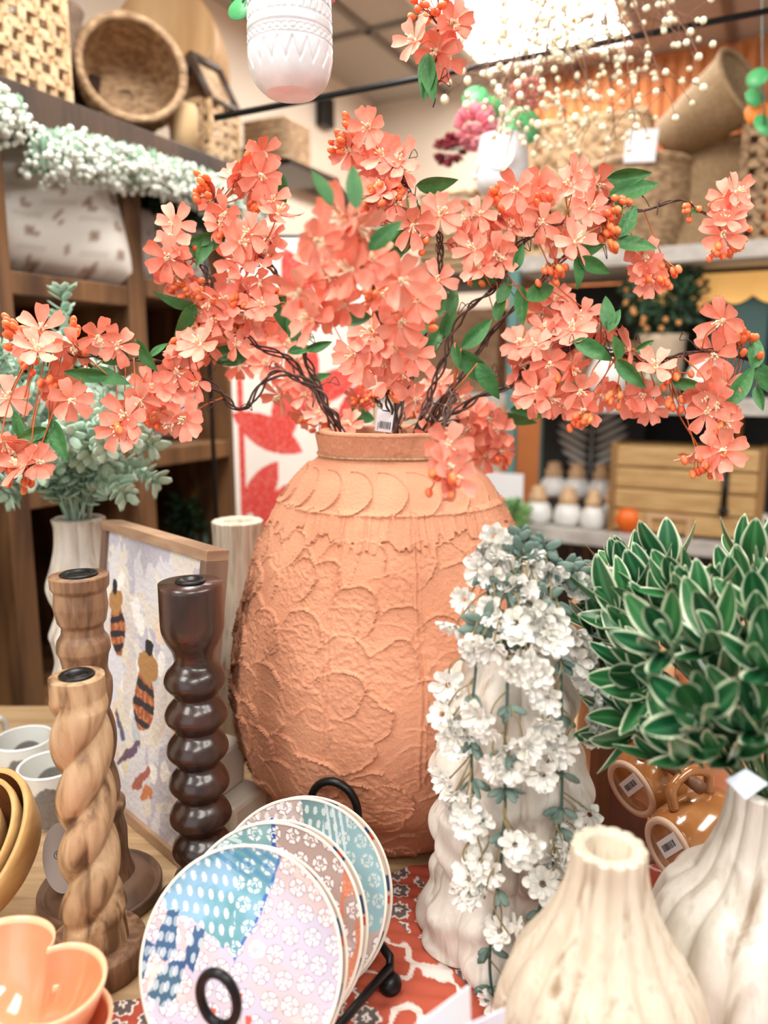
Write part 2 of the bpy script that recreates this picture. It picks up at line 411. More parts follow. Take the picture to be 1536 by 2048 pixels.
M_pil = mat('printed_cotton', (236, 232, 224), rough=.85, vcol=True)
pp = SU(85, 545, UL - .10); pp.z = zs_l
rr = math.radians(38)
cushion('tall cream cushion with brown motifs on the upper left shelf', pp, .40, .40, .18, (math.radians(-14), 0, rr), M_pil)
pp = SU(335, 565, UL - .12); cushion('pale cushion in the shelf bay right of the tall cushion', (pp.x, pp.y, SU(330, 560, UL).z), .24, .20, .12, (math.radians(-10), 0, rr), M_pil)
pp = SU(395, 880, UL - .14); cushion('low pale cushion on the board beside the red tea towel', (pp.x, pp.y, zs_r), .28, .15, .12, (math.radians(-16), 0, rr), M_pil)
pp = SU(120, 900, UL - .14); cushion('cream cushion deep in the shelf behind the sage bush', (pp.x, pp.y, zs_r - .05), .3, .2, .14, (math.radians(-12), 0, rr), M_pil)

# ---------------------------------------------------------------- red and white tea towel hanging behind the vase
T0 = W(600, 480, 1.62); tw = .30; thh = .66
rod = thing('towel_rod', 'thin black rod the red leaf tea towel hangs from', 'rod', T0)
MB().tube([(-.22, 0, .006), (.22, 0, .006)], .005, 8).build('rod', M_black, rod)
for s in (-1, 1): MB().tube([(s * .2, 0, .006), (s * .2, 0, -.1), (s * .2, .04, FLOOR - T0.z + .001)], .005, 6).build('leg', M_black, rod)
nx, nz = 120, 240
U, V = np.meshgrid(np.linspace(0, 1, nx), np.linspace(0, 1, nz), indexing='ij')
X = (U - .5) * tw; Z = -V * thh; Y = -.012 + .008 * np.sin(U * 9 + V * 1.2) * V - .004
def leafshape(x, y, cx, cy, a, L, w):
    ca, sa = math.cos(a), math.sin(a); u = (x - cx) * ca + (y - cy) * sa; v = -(x - cx) * sa + (y - cy) * ca
    u = u / L; return (np.abs(v) < w * np.sin(np.clip(u, 0, 1) * math.pi) ** .8) & (u > 0) & (u < 1)
col = np.ones((nx, nz, 3)) * np.array((238, 232, 224)); k = np.zeros((nx, nz), bool)
xx = U * tw; yy = V * thh
for cx, cy, a, L, w in ((.02, .58, -1.0, .14, .03), (.03, .52, .9, .15, .035), (.16, .5, 2.3, .16, .035), (.0, .36, .5, .17, .035), (.14, .34, -.5, .16, .03), (.1, .44, -1.4, .16, .03), (.2, .6, 2.6, .16, .03),
                        (.04, .24, -.8, .16, .035), (.18, .22, 1.9, .16, .03), (.02, .1, .4, .18, .035), (.2, .12, -1.2, .15, .03), (.12, .02, 1.2, .14, .03), (.22, .4, -.9, .16, .03)):
    k |= leafshape(xx, yy, cx, cy, a, L, w)
k |= (np.abs(xx - .018) < .006)
col = mix(col, (214, 66, 58), k * (.75 + .25 * (fbm(xx * 300, yy * 300, 5) > .45)))
t = tag(MB().grid(np.stack([X, Y, Z], -1), col=col).build('tea_towel', mat('printed_linen', (238, 232, 224), rough=.9, vcol=True, bump=.2, bscale=300)), 'white linen tea towel with big red leaves behind the terracotta vase', 'tea towel')
t.location = T0 + Vector((0, -.004, 0)); sd = t.modifiers.new('solid', 'SOLIDIFY'); sd.thickness = .002

# ---------------------------------------------------------------- right shelving
VR = 2.34
u0 = SV(1026, 1040, VR).dot(RU); u1 = u0 + 1.75
z_lo = SV(1040, 1050, VR).z; z_md = SV(1200, 795, VR).z; z_up = SV(1150, 505, VR).z
t = thing('shelf_rack', 'grey board shelf rack with teal posts on the right', 'shelf')
for zz, nm in ((z_lo, 0), (z_md, 0), (z_up, 0)):
    m = MB(); rbox(m, u0 - .02, u1, VR, VR + .42, zz - .045, zz); m.build('shelf_board', M_grey, t, False, .003)
for uu in (u0 - .01, u1 - .02):
    for vv in (VR + .015, VR + .40):
        m = MB(); rbox(m, uu - .016, uu + .016, vv - .016 - .03, vv + .016 - .03 , FLOOR, z_up - .04); m.build('post', M_teal, t, False, .003)
m = MB()
for k in range(34): rbox(m, u0 + k * .052, u0 + k * .052 + .046, VR + .36, VR + .38, FLOOR, z_lo - .05)
m.build('slatted_back', M_dark, t, False)
m = MB(); rbox(m, u0, u1, VR + .42, VR + .435, z_lo, z_up - .05); m.build('back_panel', mat('dark_green_black', (38, 44, 44), (52, 52, 46), .7, 3), t, False)
# fern drawing board
bc = SV(1185, 890, VR + .32)
t = thing('fern_print', 'black board with pale fern leaf drawing on the lower shelf', 'picture', bc, (0, 0, ROT))
MB().box((0, .0, 0), (.34, .02, z_lo * 0 + .36)).build('board', mat('black_board', (36, 38, 42), rough=.6), t, False)
f = MB()
for s in range(9):
    for sd_ in (-1, 1):
        z = -.12 + s * .028; L = .13 * math.sin((s + 1.5) / 11 * math.pi)
        f.blob((sd_ * L * .5, -.013, z + L * .18), (L * .5, .002, .009), 8, 4, M=Matrix.Rotation(-sd_ * .5, 3, 'Y'))
f.tube([(0, -.012, -.17), (0, -.012, .14)], .003, 5)
f.build('fern_drawing', mat('pale_grey_paint', (210, 214, 214), rough=.8), t)

def jar(px, py, v, s, label, stack=0):
    base = SV(px, py, v); base.z = z_lo + stack
    t = thing('bottle', label, 'bottle', base, group=None)
    MB().lathe(smooth_prof([(.03 * s, 0), (.042 * s, .01), (.045 * s, .035), (.036 * s, .06), (.022 * s, .07)], 4), 32).build('ceramic_body', mat('white_ceramic', (236, 236, 234), rough=.3, coat=.3), t)
    MB().lathe([(.024 * s, .07), (.03 * s, .075), (.03 * s, .09), (.02 * s, .1), (.024 * s, .112), (.012 * s, .12), (.002, .121)], 24).build('wooden_stopper', mat('pale_beech', (222, 186, 146), (204, 164, 122), .5, 8, (4, 4, 1)), t)
names = ['leftmost', 'second', 'third', 'fourth']
jar(1075, 1050, VR + .07, 1.0, 'front row white bottle with wooden stopper, farthest left')
jar(1135, 1050, VR + .07, 1.0, 'front row white bottle with wooden stopper, middle one')
jar(1185, 1050, VR + .05, .85, 'small wooden stoppered bottle beside the orange pumpkin')
jar(1222, 1050, VR + .13, .8, 'pale bottle half hidden behind the small bottle')
riser = thing('shelf_riser', 'low dark riser the rear bottles stand on', 'riser', SV(1150, 1040, VR + .25).xy.to_3d() + Vector((0, 0, z_lo)), (0, 0, ROT))
MB().box((0, 0, .03), (.30, .1, .06)).build('plank', M_dark, riser, False)
for px, l in ((1105, 'rear white bottle on the riser, left'), (1150, 'rear white bottle on the riser, centre'), (1200, 'rear white bottle on the riser, right')):
    jar(px, 1040, VR + .25, 1.0, l, .0601)
# pumpkin
pm = SV(1257, 1058, VR + .05); pm.z = z_lo
t = thing('pumpkin', 'small bright orange pumpkin on the lower right shelf', 'pumpkin', pm)
MB().lathe([(.002, .003), (.028, 0), (.046, .026), (.049, .045), (.038, .07), (.012, .078), (.001, .074)], 48, lambda R, T, Z: R * (1 - .1 * np.abs(np.sin(T * 4)) ** .5 + .05)).build('pumpkin_body', mat('orange_skin', (240, 112, 30), rough=.4), t)
MB().tube([(0, 0, .07), (.004, 0, .092)], .005, 6).build('stem', M_mid, t)
pm = SV(1272, 1058, VR + .15); pm.z = z_lo
t = thing('pumpkin', 'pink pumpkin just behind the orange one', 'pumpkin', pm)
MB().lathe([(.002, .003), (.024, 0), (.04, .03), (.04, .06), (.03, .085), (.001, .09)], 48, lambda R, T, Z: R * (1 - .1 * np.abs(np.sin(T * 4)) ** .5 + .05)).build('pumpkin_body', mat('pink_skin', (226, 142, 120), rough=.5), t)
# wooden trunk of planks
bx = SV(1370, 1050, VR + .12); bx.z = z_lo
t = thing('plank_box', 'large rustic plank box on the lower right shelf', 'box', bx, (0, 0, ROT))
for j in range(4): MB().box((0, 0, .04 + j * .064), (.40, .2, .06)).build('plank', mat('rustic_pine', (186, 146, 92), (214, 178, 122), .6, 5, (2, 10, 14), .3), t, False, .006)
for s in (-1, 1): MB().box((s * .2, -.002, .135), (.02, .206, .27)).build('corner_batten', mat('rustic_pine_dark', (140, 104, 62), (160, 120, 72), .6, 5), t, False, .004)
m = MB(); m.tube([(.11, -.108, .2), (.11, -.112, .1)], .008, 6); m.blob((.11, -.11, .09), .014); m.build('latch', M_black, t)
bs = SV(1337, 1078, VR + .03); bs.z = z_lo
t = thing('wooden_stool', 'tiny pale wooden riser bench before the plank box', 'bench', bs, (0, 0, ROT))
MB().box((0, 0, .062), (.13, .04, .014)).build('seat', _m['pale_beech'], t, False)
for s in (-1, 1): MB().box((s * .055, 0, .0275), (.014, .04, .055)).build('leg', _m['pale_beech'], t, False)
# things to the right of the box, white sign, small plants
c = SV(1500, 1060, VR + .1); c.z = z_lo
t = thing('bread_bowl', 'wooden bowl holding white eggs at the right picture edge', 'bowl', c)
MB().lathe([(.03, 0), (.06, .01), (.09, .05), (.085, .05), (.05, .015), (.001, .01)], 40).build('bowl_body', M_mid, t)
for k, (x, y) in enumerate(((-.03, -.02), (.02, -.03), (0, .03))):
    tag(MB().blob((0, 0, 0), (.024, .024, .03), 16, 10).build('white_egg', mat('white_shell', (240, 236, 228), rough=.5)), 'white egg in the wooden bowl', 'egg', 'eggs in the wooden bowl').location = c + Vector((x, y, .052))
c = SV(1488, 945, VR + .08); c.z = z_lo
t = thing('glass_lamp', 'amber post lamp with two glass bulbs behind the egg bowl', 'lamp', SV(1462, 1050, VR + .2).xy.to_3d() + Vector((0, 0, z_lo)))
MB().tube([(0, 0, 0), (0, 0, .36)], .012, 8).build('post', mat('amber_wood', (206, 142, 70), rough=.5), t)
for s in (-1, 1): MB().blob((s * .03, -.02, .2), .02, 12, 8).build('glass_bulb', mat('green_glass', (190, 206, 190), rough=.1, trans=.4), t)
c = W(1005, 960, 2.0)
t = thing('notice_card', 'white notice card standing left of the teal post', 'sign', SV(1004, 1040, VR - .06))
hh = .17
t.location = (t.location[0], t.location[1], z_lo)
MB().box((0, 0, .085), (.13, .004, .17), Matrix.Rotation(ROT, 3, 'Z')).build('card', M_white, t, False)
MB().box((0, .012, .005), (.1, .05, .01), Matrix.Rotation(ROT, 3, 'Z')).build('foot', M_white, t, False)
leafball('potted_sprig', 'small fresh green plant at the foot of the teal post', SV(1030, 1030, VR - .12), .05, 120, (60, 120, 60), (150, 196, 120), .016)
rb = MB(); rbox(rb, u0 - .25, u0 - .03, VR - .2, VR + .2, z_lo - .03, z_lo)
tag(rb.build('side_shelf', M_grey, None, False, .003), 'short grey side shelf left of the teal post', 'shelf')

# middle bay
def onmid(px, dv=.15):
    p = SV(px, 790, VR + dv); p.z = z_md; return p
t = leafball('berry_topiary', 'dark bushy plant with amber berries on the middle right shelf', SV(1330, 600, VR + .14), .12, 300, (34, 62, 46), (70, 104, 74), .026, 1.3)
rn = random.Random(3); bme = MB().blob((0, 0, 0), .008, 8, 6).mesh('berry', mat('amber_berry', (236, 168, 100), rough=.3))
for i in range(26):
    o = Vector((rn.gauss(0, 1) * 1.3, -abs(rn.gauss(0, 1)), rn.gauss(0, 1))).normalized() * .12; put(bme, 'berry', t, o)
po = onmid(1335); hh = t.location.z - .1 - po.z
t = thing('plant_pot', 'tall cream pot under the berry plant', 'pot', (t.location.x, t.location.y, z_md))
MB().lathe([(.045, 0), (.06, .02), (.065, hh - .02), (.07, hh)], 32, capt=True).build('pot_body', mat('cream_pot', (206, 186, 160), rough=.6), t)
for px, w, h, c_, l in ((965, 0, 0, 0, 0),):
    pass
def block(name, label, cat, px, dv, w, d, h, m_, bev=.006):
    p = onmid(px, dv); t = thing(name, label, cat, p, (0, 0, ROT))
    MB().box((0, 0, h / 2), (w, d, h)).build('body', m_, t, False, bev)
    MB().box((0, 0, h + .004), (w * 1.03, d * 1.03, .01)).build('lid', m_, t, False)
    return t
M_tealfab = mat('dark_teal_paint', (66, 98, 96), (50, 80, 80), .6, 4)
block('teal_cabinet_box', 'dark teal storage box on the middle right shelf', 'box', 1470, .22, .15, .12, .27, M_tealfab)
def vessel(name, label, cat, px, dv, s, m_, base=None):
    p = onmid(px, dv) if base is None else base
    t = thing(name, label, cat, p)
    MB().lathe(smooth_prof([(.03 * s, 0), (.05 * s, .02 * s), (.058 * s, .06 * s), (.04 * s, .1 * s), (.032 * s, .115 * s), (.036 * s, .125 * s), (.03 * s, .12 * s), (.03 * s, .06 * s)], 4), 32).build('body', m_, t)
    MB().lathe([(.031 * s, .118 * s), (.038 * s, .122 * s), (.038 * s, .128 * s), (.03 * s, .127 * s)], 32).build('rim', m_, t)
    return t
M_cer = _m['white_ceramic']
vessel('white_vase', 'round white vase on the middle shelf under the right flowers', 'vase', 1215, .08, 1.1, M_cer)
vessel('white_vase', 'white vase on the middle shelf near the teal box', 'vase', 1405, .05, .9, M_cer)
vessel('clay_vase', 'brown clay vase on the middle right shelf', 'vase', 1140, .12, 1.2, mat('brown_clay', (150, 110, 80), (120, 84, 58), .7, 10))
vessel('white_vase', 'white vase just right of the teal post', 'vase', 1068, .08, .9, M_cer)
vessel('glass_vase', 'smoky glass vase at the end of the middle shelf', 'vase', 1300, .06, .8, mat('smoky_glass', (190, 186, 150), rough=.1, trans=.5))
# scalloped lit shade
p = onmid(1440, .16)
t = thing('scalloped_shade', 'warm lit scalloped awning under the upper right shelf', 'lampshade', SV(1440, 575, VR + .2), (0, 0, ROT))
n = 90; U, V = np.meshgrid(np.linspace(-.26, .26, n), np.linspace(0, 1, 12), indexing='ij')
sc_ = np.abs(np.sin(U * 34)); Zs = .045 - V * (.075 + .022 * sc_); Ys = -V * .05
MB().grid(np.stack([U, Ys, Zs], -1)).build('awning', mat('amber_fabric', (250, 196, 116), rough=.7, emit=.35), t)
MB().tube([(-.26, 0, .045), (.26, 0, .045)], .006, 6).build('rod', M_dark, t)
# doilies / low boxes behind the flowers in the middle bay
block('woven_box', 'woven lidded box on the middle shelf behind the flowers', 'box', 1250, .28, .22, .12, .16, M_wicker)
block('cream_box', 'cream carved box on the middle shelf left part', 'box', 1110, .30, .2, .1, .26, mat('cream_carved', (196, 180, 156), (170, 150, 124), .8, 60, bump=.6))

# upper shelf baskets
def onup(px, dv=.2):
    p = SV(px, 505, VR + dv); p.z = z_up; return p
def hup(py, px, dv): return SV(px, py, VR + dv).z - z_up
lattice_basket('cane_basket', 'tall open-weave cane basket in the centre of the upper right shelf', onup(1170, .365), .36, .09, hup(235, 1170, .3), 7, 9, M_wicker2)
lattice_basket('cane_basket', 'open-weave cane basket cut off by the right picture edge', onup(1560, .12), .2, .2, hup(250, 1540, .12), 5, 8, M_wicker)
round_basket('round_basket', 'round woven basket in front of the tall cane basket', onup(1275, .155), Matrix.Identity(3), .115, .145, hup(335, 1280, .13), M_wicker)
p = onup(1432, .22)
t = thing('box_basket', 'square brown woven basket under the tipped burlap basket', 'basket', p, (0, 0, ROT))
h_ = hup(300, 1440, .2); MB().box((0, 0, h_ / 2), (.24, .22, h_)).build('woven_side', M_burlap, t, False, .01)
MB().box((0, 0, h_ + .003), (.252, .232, .022)).build('rim', M_wicker, t, False, .008)
Mb = facing(Vector((.55, -.72, .40)))
p2 = SV(1338, 282, VR + .12)
t = thing('burlap_basket', 'tall burlap basket tipped over with its dark mouth to the right', 'basket', p2)
b = MB().lathe([(.0, 0), (.062, 0), (.098, .22), (.101, .228), (.094, .228), (.056, .01), (.0, .012)], 48, M=Mb, capb=False); b.build('basket_body', M_burlap, t)
ring = [Mb @ Vector((.099 * math.cos(a), .099 * math.sin(a), .228)) for a in np.linspace(0, 2 * math.pi, 41)]
MB().tube(ring, .008, 6).build('rim', M_burlap, t)
t = thing('price_card', 'blank white price card clipped on the round woven basket', 'tag', SV(1282, 292, VR + .0))
MB().box((0, 0, 0), (.085, .004, .085), Matrix.Rotation(ROT, 3, 'Z') @ Matrix.Rotation(.08, 3, 'Y')).build('card', M_white, t, False, .0015)
MB().tube([(.0, .003, .03), (.0, .1, .0)], .003, 5).build('clip', M_black, t)
# long low basket left of the rack, continuing shelf
rb = MB(); rbox(rb, u0 - .62, u0 - .03, VR + .25, VR + .6, z_up - .035, z_up); 
tag(rb.build('wall_shelf', M_dark, None, False, .003), 'dark wall shelf left of the rack holding two low baskets', 'shelf')
for px, l, s in ((905, 'low brown braided basket farthest left on the dark wall shelf', 1), (1010, 'low brown braided basket behind the hanging white pot', 1)):
    p = SV(px, 490, VR + .42); p.z = z_up
    t = thing('braided_basket', l, 'basket', p, (0, 0, ROT)); b = MB()
    for k in range(10):
        z = .014 + k * .026; w = .080; d = .09
        b.tube([(w, d, z), (-w, d, z), (-w, -d, z), (w, -d, z), (w, d, z)], .0155, 6)
    b.box((0, 0, .008), (.17, .19, .014)); b.build('basket_body', M_burlap, t)
    MB().tube([(.083, .093, .28), (-.083, .093, .28), (-.083, -.093, .28), (.083, -.093, .28), (.083, .093, .28)], .014, 6).build('rim', M_wicker, t)
# brown crates under dark wall shelf
p = SV(910, 600, VR + .42)
t = thing('wooden_crate', 'stacked brown crate behind the centre flowers', 'crate', (p.x, p.y, z_md), (0, 0, ROT))
MB().box((0, 0, .15), (.4, .16, .3)).build('crate_body', mat('aged_crate', (122, 92, 66), (150, 118, 88), .7, 6, (2, 2, 10), .3), t, False, .005)
rb = MB(); rbox(rb, u0 - .62, u0 - .03, VR + .25, VR + .6, z_md - .035, z_md)
tag(rb.build('wall_shelf', M_grey, None, False, .003), 'pale wall shelf left of the rack at middle height', 'shelf')
# ---------------------------------------------------------------- display table and cloth
t = thing('display_table', 'pale wooden display table filling the lower half of the picture', 'table', (.26, .72, FLOOR))
MB().box((0, 0, -FLOOR - .02), (2.08, 1.3, .04)).build('tabletop', M_tablewood, t, False, .004)
MB().box((0, 0, -FLOOR - .09), (1.9, 1.1, .1)).build('apron', M_tablewood, t, False)
for sx in (-1, 1):
    for sy in (-1, 1): MB().box((sx * .92, sy * .52, (-FLOOR - .04) / 2), (.07, .07, -FLOOR - .04)).build('leg', M_tablewood, t, False, .004)
back = [SZ(*p) for p in ((195, 2025), (345, 1978), (560, 1860), (800, 1745), (1000, 1715), (1310, 1640), (1560, 1600))]
front = [Vector((-.30, .10, 0)), Vector((-.22, .10, 0)), Vector((-.1, .10, 0)), Vector((.05, .10, 0)), Vector((.25, .10, 0)), Vector((.5, .10, 0)), Vector((.75, .10, 0))]
B = np.array(spline(back, 90)); Fr = np.array(spline(front, 90)); ns = len(B); ntt = 330
s = np.linspace(0, 1, ntt)[None, :, None]; G = B[:, None] * (1 - s) + Fr[:, None] * s
x, y = G[..., 0], G[..., 1]
G[..., 2] = .003 + .0025 * fbm(x * 30 + 9, y * 30 + 9, 4, 3) + .0012 * np.sin(y * 300 + x * 60)
col = np.ones(x.shape + (3,)) * np.array((186, 86, 62))
wx = x + .006 * (fbm(x * 60 + 30, y * 60 + 30, 8) - .5); wy = y + .006 * (fbm(x * 60 + 50, y * 60 + 70, 9) - .5)
vein = np.abs(fbm(wx * 22 + 20, wy * 22 + 40, 11, 3) - .5)
col = mix(col, (232, 222, 214), np.clip((.055 - vein) / .01, 0, 1))
band = ((wx * .8 + wy * .6) / .16) % 1
fl = ((band < .42))
cxs = (wx / .034) % 1 - .5; cys = ((wy / .034) + .5 * (np.floor(wx / .034) % 2)) % 1 - .5
rr_ = np.hypot(cxs, cys); an = np.arctan2(cys, cxs); rad = .36 + .045 * np.cos(an * 8)
col[fl] = np.array((184, 82, 60))
col = mix(col, (236, 226, 218), fl * (np.abs(rr_ - rad) < .045))
col = mix(col, (104, 92, 90), fl * (rr_ < rad - .03))
col = mix(col, (236, 226, 218), fl * (rr_ < .13 + .04 * np.cos(an * 5)))
col = mix(col, (104, 92, 90), fl * (rr_ < .05))
MBc = MB().grid(G, col=col)
tag(MBc.build('table_runner', mat('printed_cotton_runner', (206, 84, 54), rough=.85, vcol=True)), 'orange cloth with grey flowers and white coral pattern under the vases', 'tablecloth')

# ---------------------------------------------------------------- the big terracotta vase
VX, VY = .0085, 1.04
pts = [(219, 1580), (252, 1530), (284, 1492), (306, 1424), (317, 1358), (314, 1290), (301, 1221), (272, 1115), (236, 1037), (197, 967), (166, 935), (145, 918)]
pp = prof(pts, VY)
# base
P = [(.140, .0), (.146, .006)] + [(r, z) for r, z in pp]
P = smooth_prof(P, 14)
nz0 = len(P)
neck = prof([(143, 915), (141, 895), (141, 871)], VY)
P += [(neck[0][0] - .001 + .0004 * k, neck[0][1] + (neck[2][1] - neck[0][1]) * k / 14) for k in range(1, 15)]
P = np.array(P)
# resample densely by arc length
seg = np.r_[0, np.cumsum(np.hypot(np.diff(P[:, 0]), np.diff(P[:, 1])))]
NZ, NT = 420, 800
sl = np.linspace(0, seg[-1], NZ); Rr = np.interp(sl, seg, P[:, 0]); Zr = np.interp(sl, seg, P[:, 1])
TH = np.arange(NT) / NT * 2 * math.pi
S_, T_ = np.meshgrid(sl, TH, indexing='ij'); X_ = T_ * .2
H = np.zeros_like(S_); rs = np.random.RandomState(5); CIRC = 2 * math.pi * .2
wob = .012 * (fbm(X_ * 45, S_ * 45, 21) - .5); wob2 = .012 * (fbm(X_ * 45 + 9, S_ * 45 + 7, 25) - .5)
fine = fbm(X_ * 260, S_ * 260, 31, 3) - .5
zz = Zr[:, None] * np.ones(NT)[None]
strokes = []
for row in range(13):
    z0 = .0 + row * .042
    for k in range(26):
        strokes.append(((k + .5 * (row % 2) + rs.uniform(-.35, .35)) / 26 * CIRC, z0 + rs.uniform(-.016, .016)))
rs.shuffle(strokes)
seg_neck = np.interp(neck[0][1], P[:, 1], seg)
s_sh = np.interp(.445, P[:, 1], seg)
for (cx, cs) in strokes:
    if cs > s_sh - .03: continue
    a = rs.uniform(.026, .046); b = rs.uniform(.022, .034); ang = rs.uniform(.3, 1.15)
    i0 = max(0, int((cs - .07) / sl[-1] * NZ)); i1 = min(NZ, int((cs + .07) / sl[-1] * NZ))
    dx = (X_[i0:i1] + wob[i0:i1] - cx + CIRC / 2) % CIRC - CIRC / 2; dy = S_[i0:i1] + wob2[i0:i1] - cs
    u = dx * math.cos(ang) + dy * math.sin(ang); v = -dx * math.sin(ang) + dy * math.cos(ang)
    rho = np.sqrt((u / a) ** 2 + (v / b) ** 2); msk = rho < 1
    e = (1 - rho) * b
    hn = .0002 + .0032 * np.clip((u / a + .6) / 1.6, 0, 1) ** 1.5 + .0034 * np.exp(-(e / .0016) ** 2) * np.clip(u / a + .5, 0, 1)
    rough_ = rs.uniform(0, 1) > .5
    hn = hn + (fine[i0:i1] * .0022 if rough_ else 0)
    sub = H[i0:i1]; sub[msk] = (.35 * sub + hn)[msk]; H[i0:i1] = sub
# shoulder scallops
for k in range(20):
    cx = k / 20 * CIRC; i0 = int(s_sh / sl[-1] * NZ) - 4; i1 = int((seg_neck - .001) / sl[-1] * NZ)
    dx = (X_[i0:i1] + wob[i0:i1] * .4 - cx + CIRC / 2) % CIRC - CIRC / 2; dy = S_[i0:i1] - (s_sh + .028)
    rho = np.sqrt(((dx + .02) / .05) ** 2 + (dy / .032) ** 2); msk = (rho < 1) & (dx > -.03)
    hn = .0026 * np.exp(-((1 - rho) * .03 / .0016) ** 2) + .0022 * rho
    sub = H[i0:i1]; sub[msk] = hn[msk]; H[i0:i1] = sub
# short vertical drags below the shoulder edge
comb = fbm(X_ * 220, S_ * 14, 41, 3); low = s_sh - .05 * (fbm(X_ * 60, S_ * 0 + 3, 43) + .25)
mask = (S_ < s_sh) & (S_ > low)
H = np.where(mask, H * .3 + .008 * (comb - .25) + .0015, H)
H += .003 * np.exp(-((S_ - s_sh) / .003) ** 2) * (fbm(X_ * 90, S_ * 90, 47) > .4)
# long vertical ribs
for k in range(12):
    cx = (k / 12 * CIRC + .03) % CIRC
    dx = (X_ - cx + .0015 * np.sin(S_ * 40) + CIRC / 2) % CIRC - CIRC / 2
    g = np.exp(-(dx / .0011) ** 2) - .8 * np.exp(-((dx - .0032) / .0012) ** 2) + .7 * np.exp(-((dx - .006) / .0012) ** 2)
    H += .0018 * g * ((S_ < s_sh) & (S_ > .16))
nk = S_ > seg_neck
H = np.where(nk, .0012 * np.clip(fbm(X_ * 70, S_ * 70, 51) - .5, 0, 1) * 4 + fine * .0006, H)
H += fine * .0005
Rt = Rr[:, None] + H
Gv = np.stack([Rt * np.cos(T_), Rt * np.sin(T_), zz], -1)
vase = thing('terracotta_vase', 'very large rough terracotta vase with scalloped clay texture holding coral flowers', 'vase', (VX, VY, .004))
M_terra = mat('terracotta_clay', (204, 138, 104), (220, 156, 122), .8, 7, bump=.25, bscale=260, detail=6)
b = MB(); b.grid(Gv[:, ::-1], cv=True); b.f.append(tuple(range(NT)))
b.build('vase_body', M_terra, vase)
nt_ = neck[2][1]; nr = neck[2][0]
MB().lathe([(nr - .002, nt_ - .004), (nr + .0015, nt_), (nr, nt_ + .004), (nr - .006, nt_ + .005), (nr - .011, nt_ + .001), (nr - .012, nt_ - .04), (nr + .004, nt_ - .07), (nr + .03, nt_ - .1), (.14, nt_ - .16), (.02, nt_ - .2)], 96, capb=False).build('inner_lip', M_terra, vase)
tw_ = [Vector(((nr + .0035) * math.cos(a), (nr + .0035) * math.sin(a), neck[0][1] + .003 + .0008 * math.sin(a * 3))) for a in np.linspace(0, 2 * math.pi, 90)]
tag(MB().tube([p + vase.location for p in tw_], .0016, 6).build('twine', M_twine), 'beige twine tied round the neck of the terracotta vase', 'twine')
# barcode tag in the mouth
def barcode(parent, w, h, M, loc, name='barcode', seed=1):
    b = MB(); r_ = random.Random(seed); x = -w / 2
    while x < w / 2:
        bw = r_.choice((.0005, .0008, .0011))
        b.box(Vector(loc) + M @ Vector((x + bw / 2, 0, 0)), (bw, h, .0003), M); x += bw + r_.choice((.0009, .0013))
    return b.build(name, M_ink, parent, False)
tp = W(769, 842, .965)
tg = thing('price_tag', 'white barcode tag hanging in the mouth of the terracotta vase', 'tag', tp)
Mt = facing((0, -1, .15), 0) @ Matrix.Rotation(math.radians(-8), 3, 'Z')
Mt = Matrix(((1, 0, 0), (0, 0, -1), (0, 1, 0))) @ Matrix.Rotation(math.radians(-8), 3, 'Z')
MB().box((0, 0, 0), (.021, .027, .0008), Mt).box(Mt @ Vector((0, .017, 0)), (.009, .010, .0008), Mt).build('card', M_white, tg, False)
barcode(tg, .013, .009, Mt, Mt @ Vector((.001, -.005, .0009)))
l = MB()
for k in range(5): l.box(Mt @ Vector((-.0075, -.011 + k * .002, .0009)), (.0007, .0014, .0003), Mt)
l.build('small_print', M_ink, tg, False)
MB().tube([Mt @ Vector((.008 * math.cos(a), .026 + .007 * math.sin(a), 0)) for a in np.linspace(0, 2 * math.pi, 24)], .0004, 5).build('loop', mat('clear_plastic', (220, 220, 225), rough=.2), tg)

# ---------------------------------------------------------------- candlesticks
def spiral_stick(label, loc, profl, m_, m2, top_r, z_t, base, starts=2, twist=26, amp=.16, za=.05, zb_=.25, tilt=(0, 0, 0), group=None, cap_prof=None):
    t = thing('candlestick', label, 'candlestick', loc, tilt)
    P = np.array(profl)
    zz_ = np.linspace(P[0, 1], P[-1, 1], 260); R = np.interp(zz_, P[:, 1], P[:, 0])
    def rf(Rr, T, Z):
        k = np.clip((Z - za) / .012, 0, 1) * np.clip((zb_ - Z) / .012, 0, 1)
        w = np.cos(starts * (T + twist * Z))
        w = np.abs(np.cos(starts / 2 * (T + twist * Z))) ** .8 * 2 - 1
        return Rr * (1 + amp * k * (w - .15) + .012 * np.sin(T * 3 + Z * 30))
    MB().lathe(list(zip(R, zz_)), 72, rf, capt=True).build('twisted_stem' if amp else 'turned_stem', m_, t)
    MB().lathe(base, 72).build('base', m2, t)
    z = P[-1, 1]
    MB().lathe([(top_r * .62, z - .002), (top_r * .66, z + .0015), (top_r * .60, z + .003), (top_r * .42, z + .0025), (top_r * .38, z - .0), (top_r * .36, z + .0012), (.001, z + .0012)], 40, capb=False).build('candle_cup', M_black, t)
    return t
M_mango = mat('mango_wood', (164, 128, 96), (108, 78, 56), .5, 20, (3, 3, .6), .25, 60, wave=1, lo=.36, hi=.62, c3=(140, 104, 76))
M_mango2 = mat('pale_mango_wood', (204, 170, 134), (106, 76, 52), .5, 20, (3, 3, .6), .25, 70, wave=1, lo=.34, hi=.66, c3=(184, 148, 110))
M_mangod = mat('brown_mango_base', (130, 100, 78), (84, 60, 44), .5, 14, (1, 1, 1), .1)
M_ebony = mat('dark_rosewood', (34, 20, 16), (66, 38, 28), .3, 14, (2, 2, 1), .06, coat=.4)
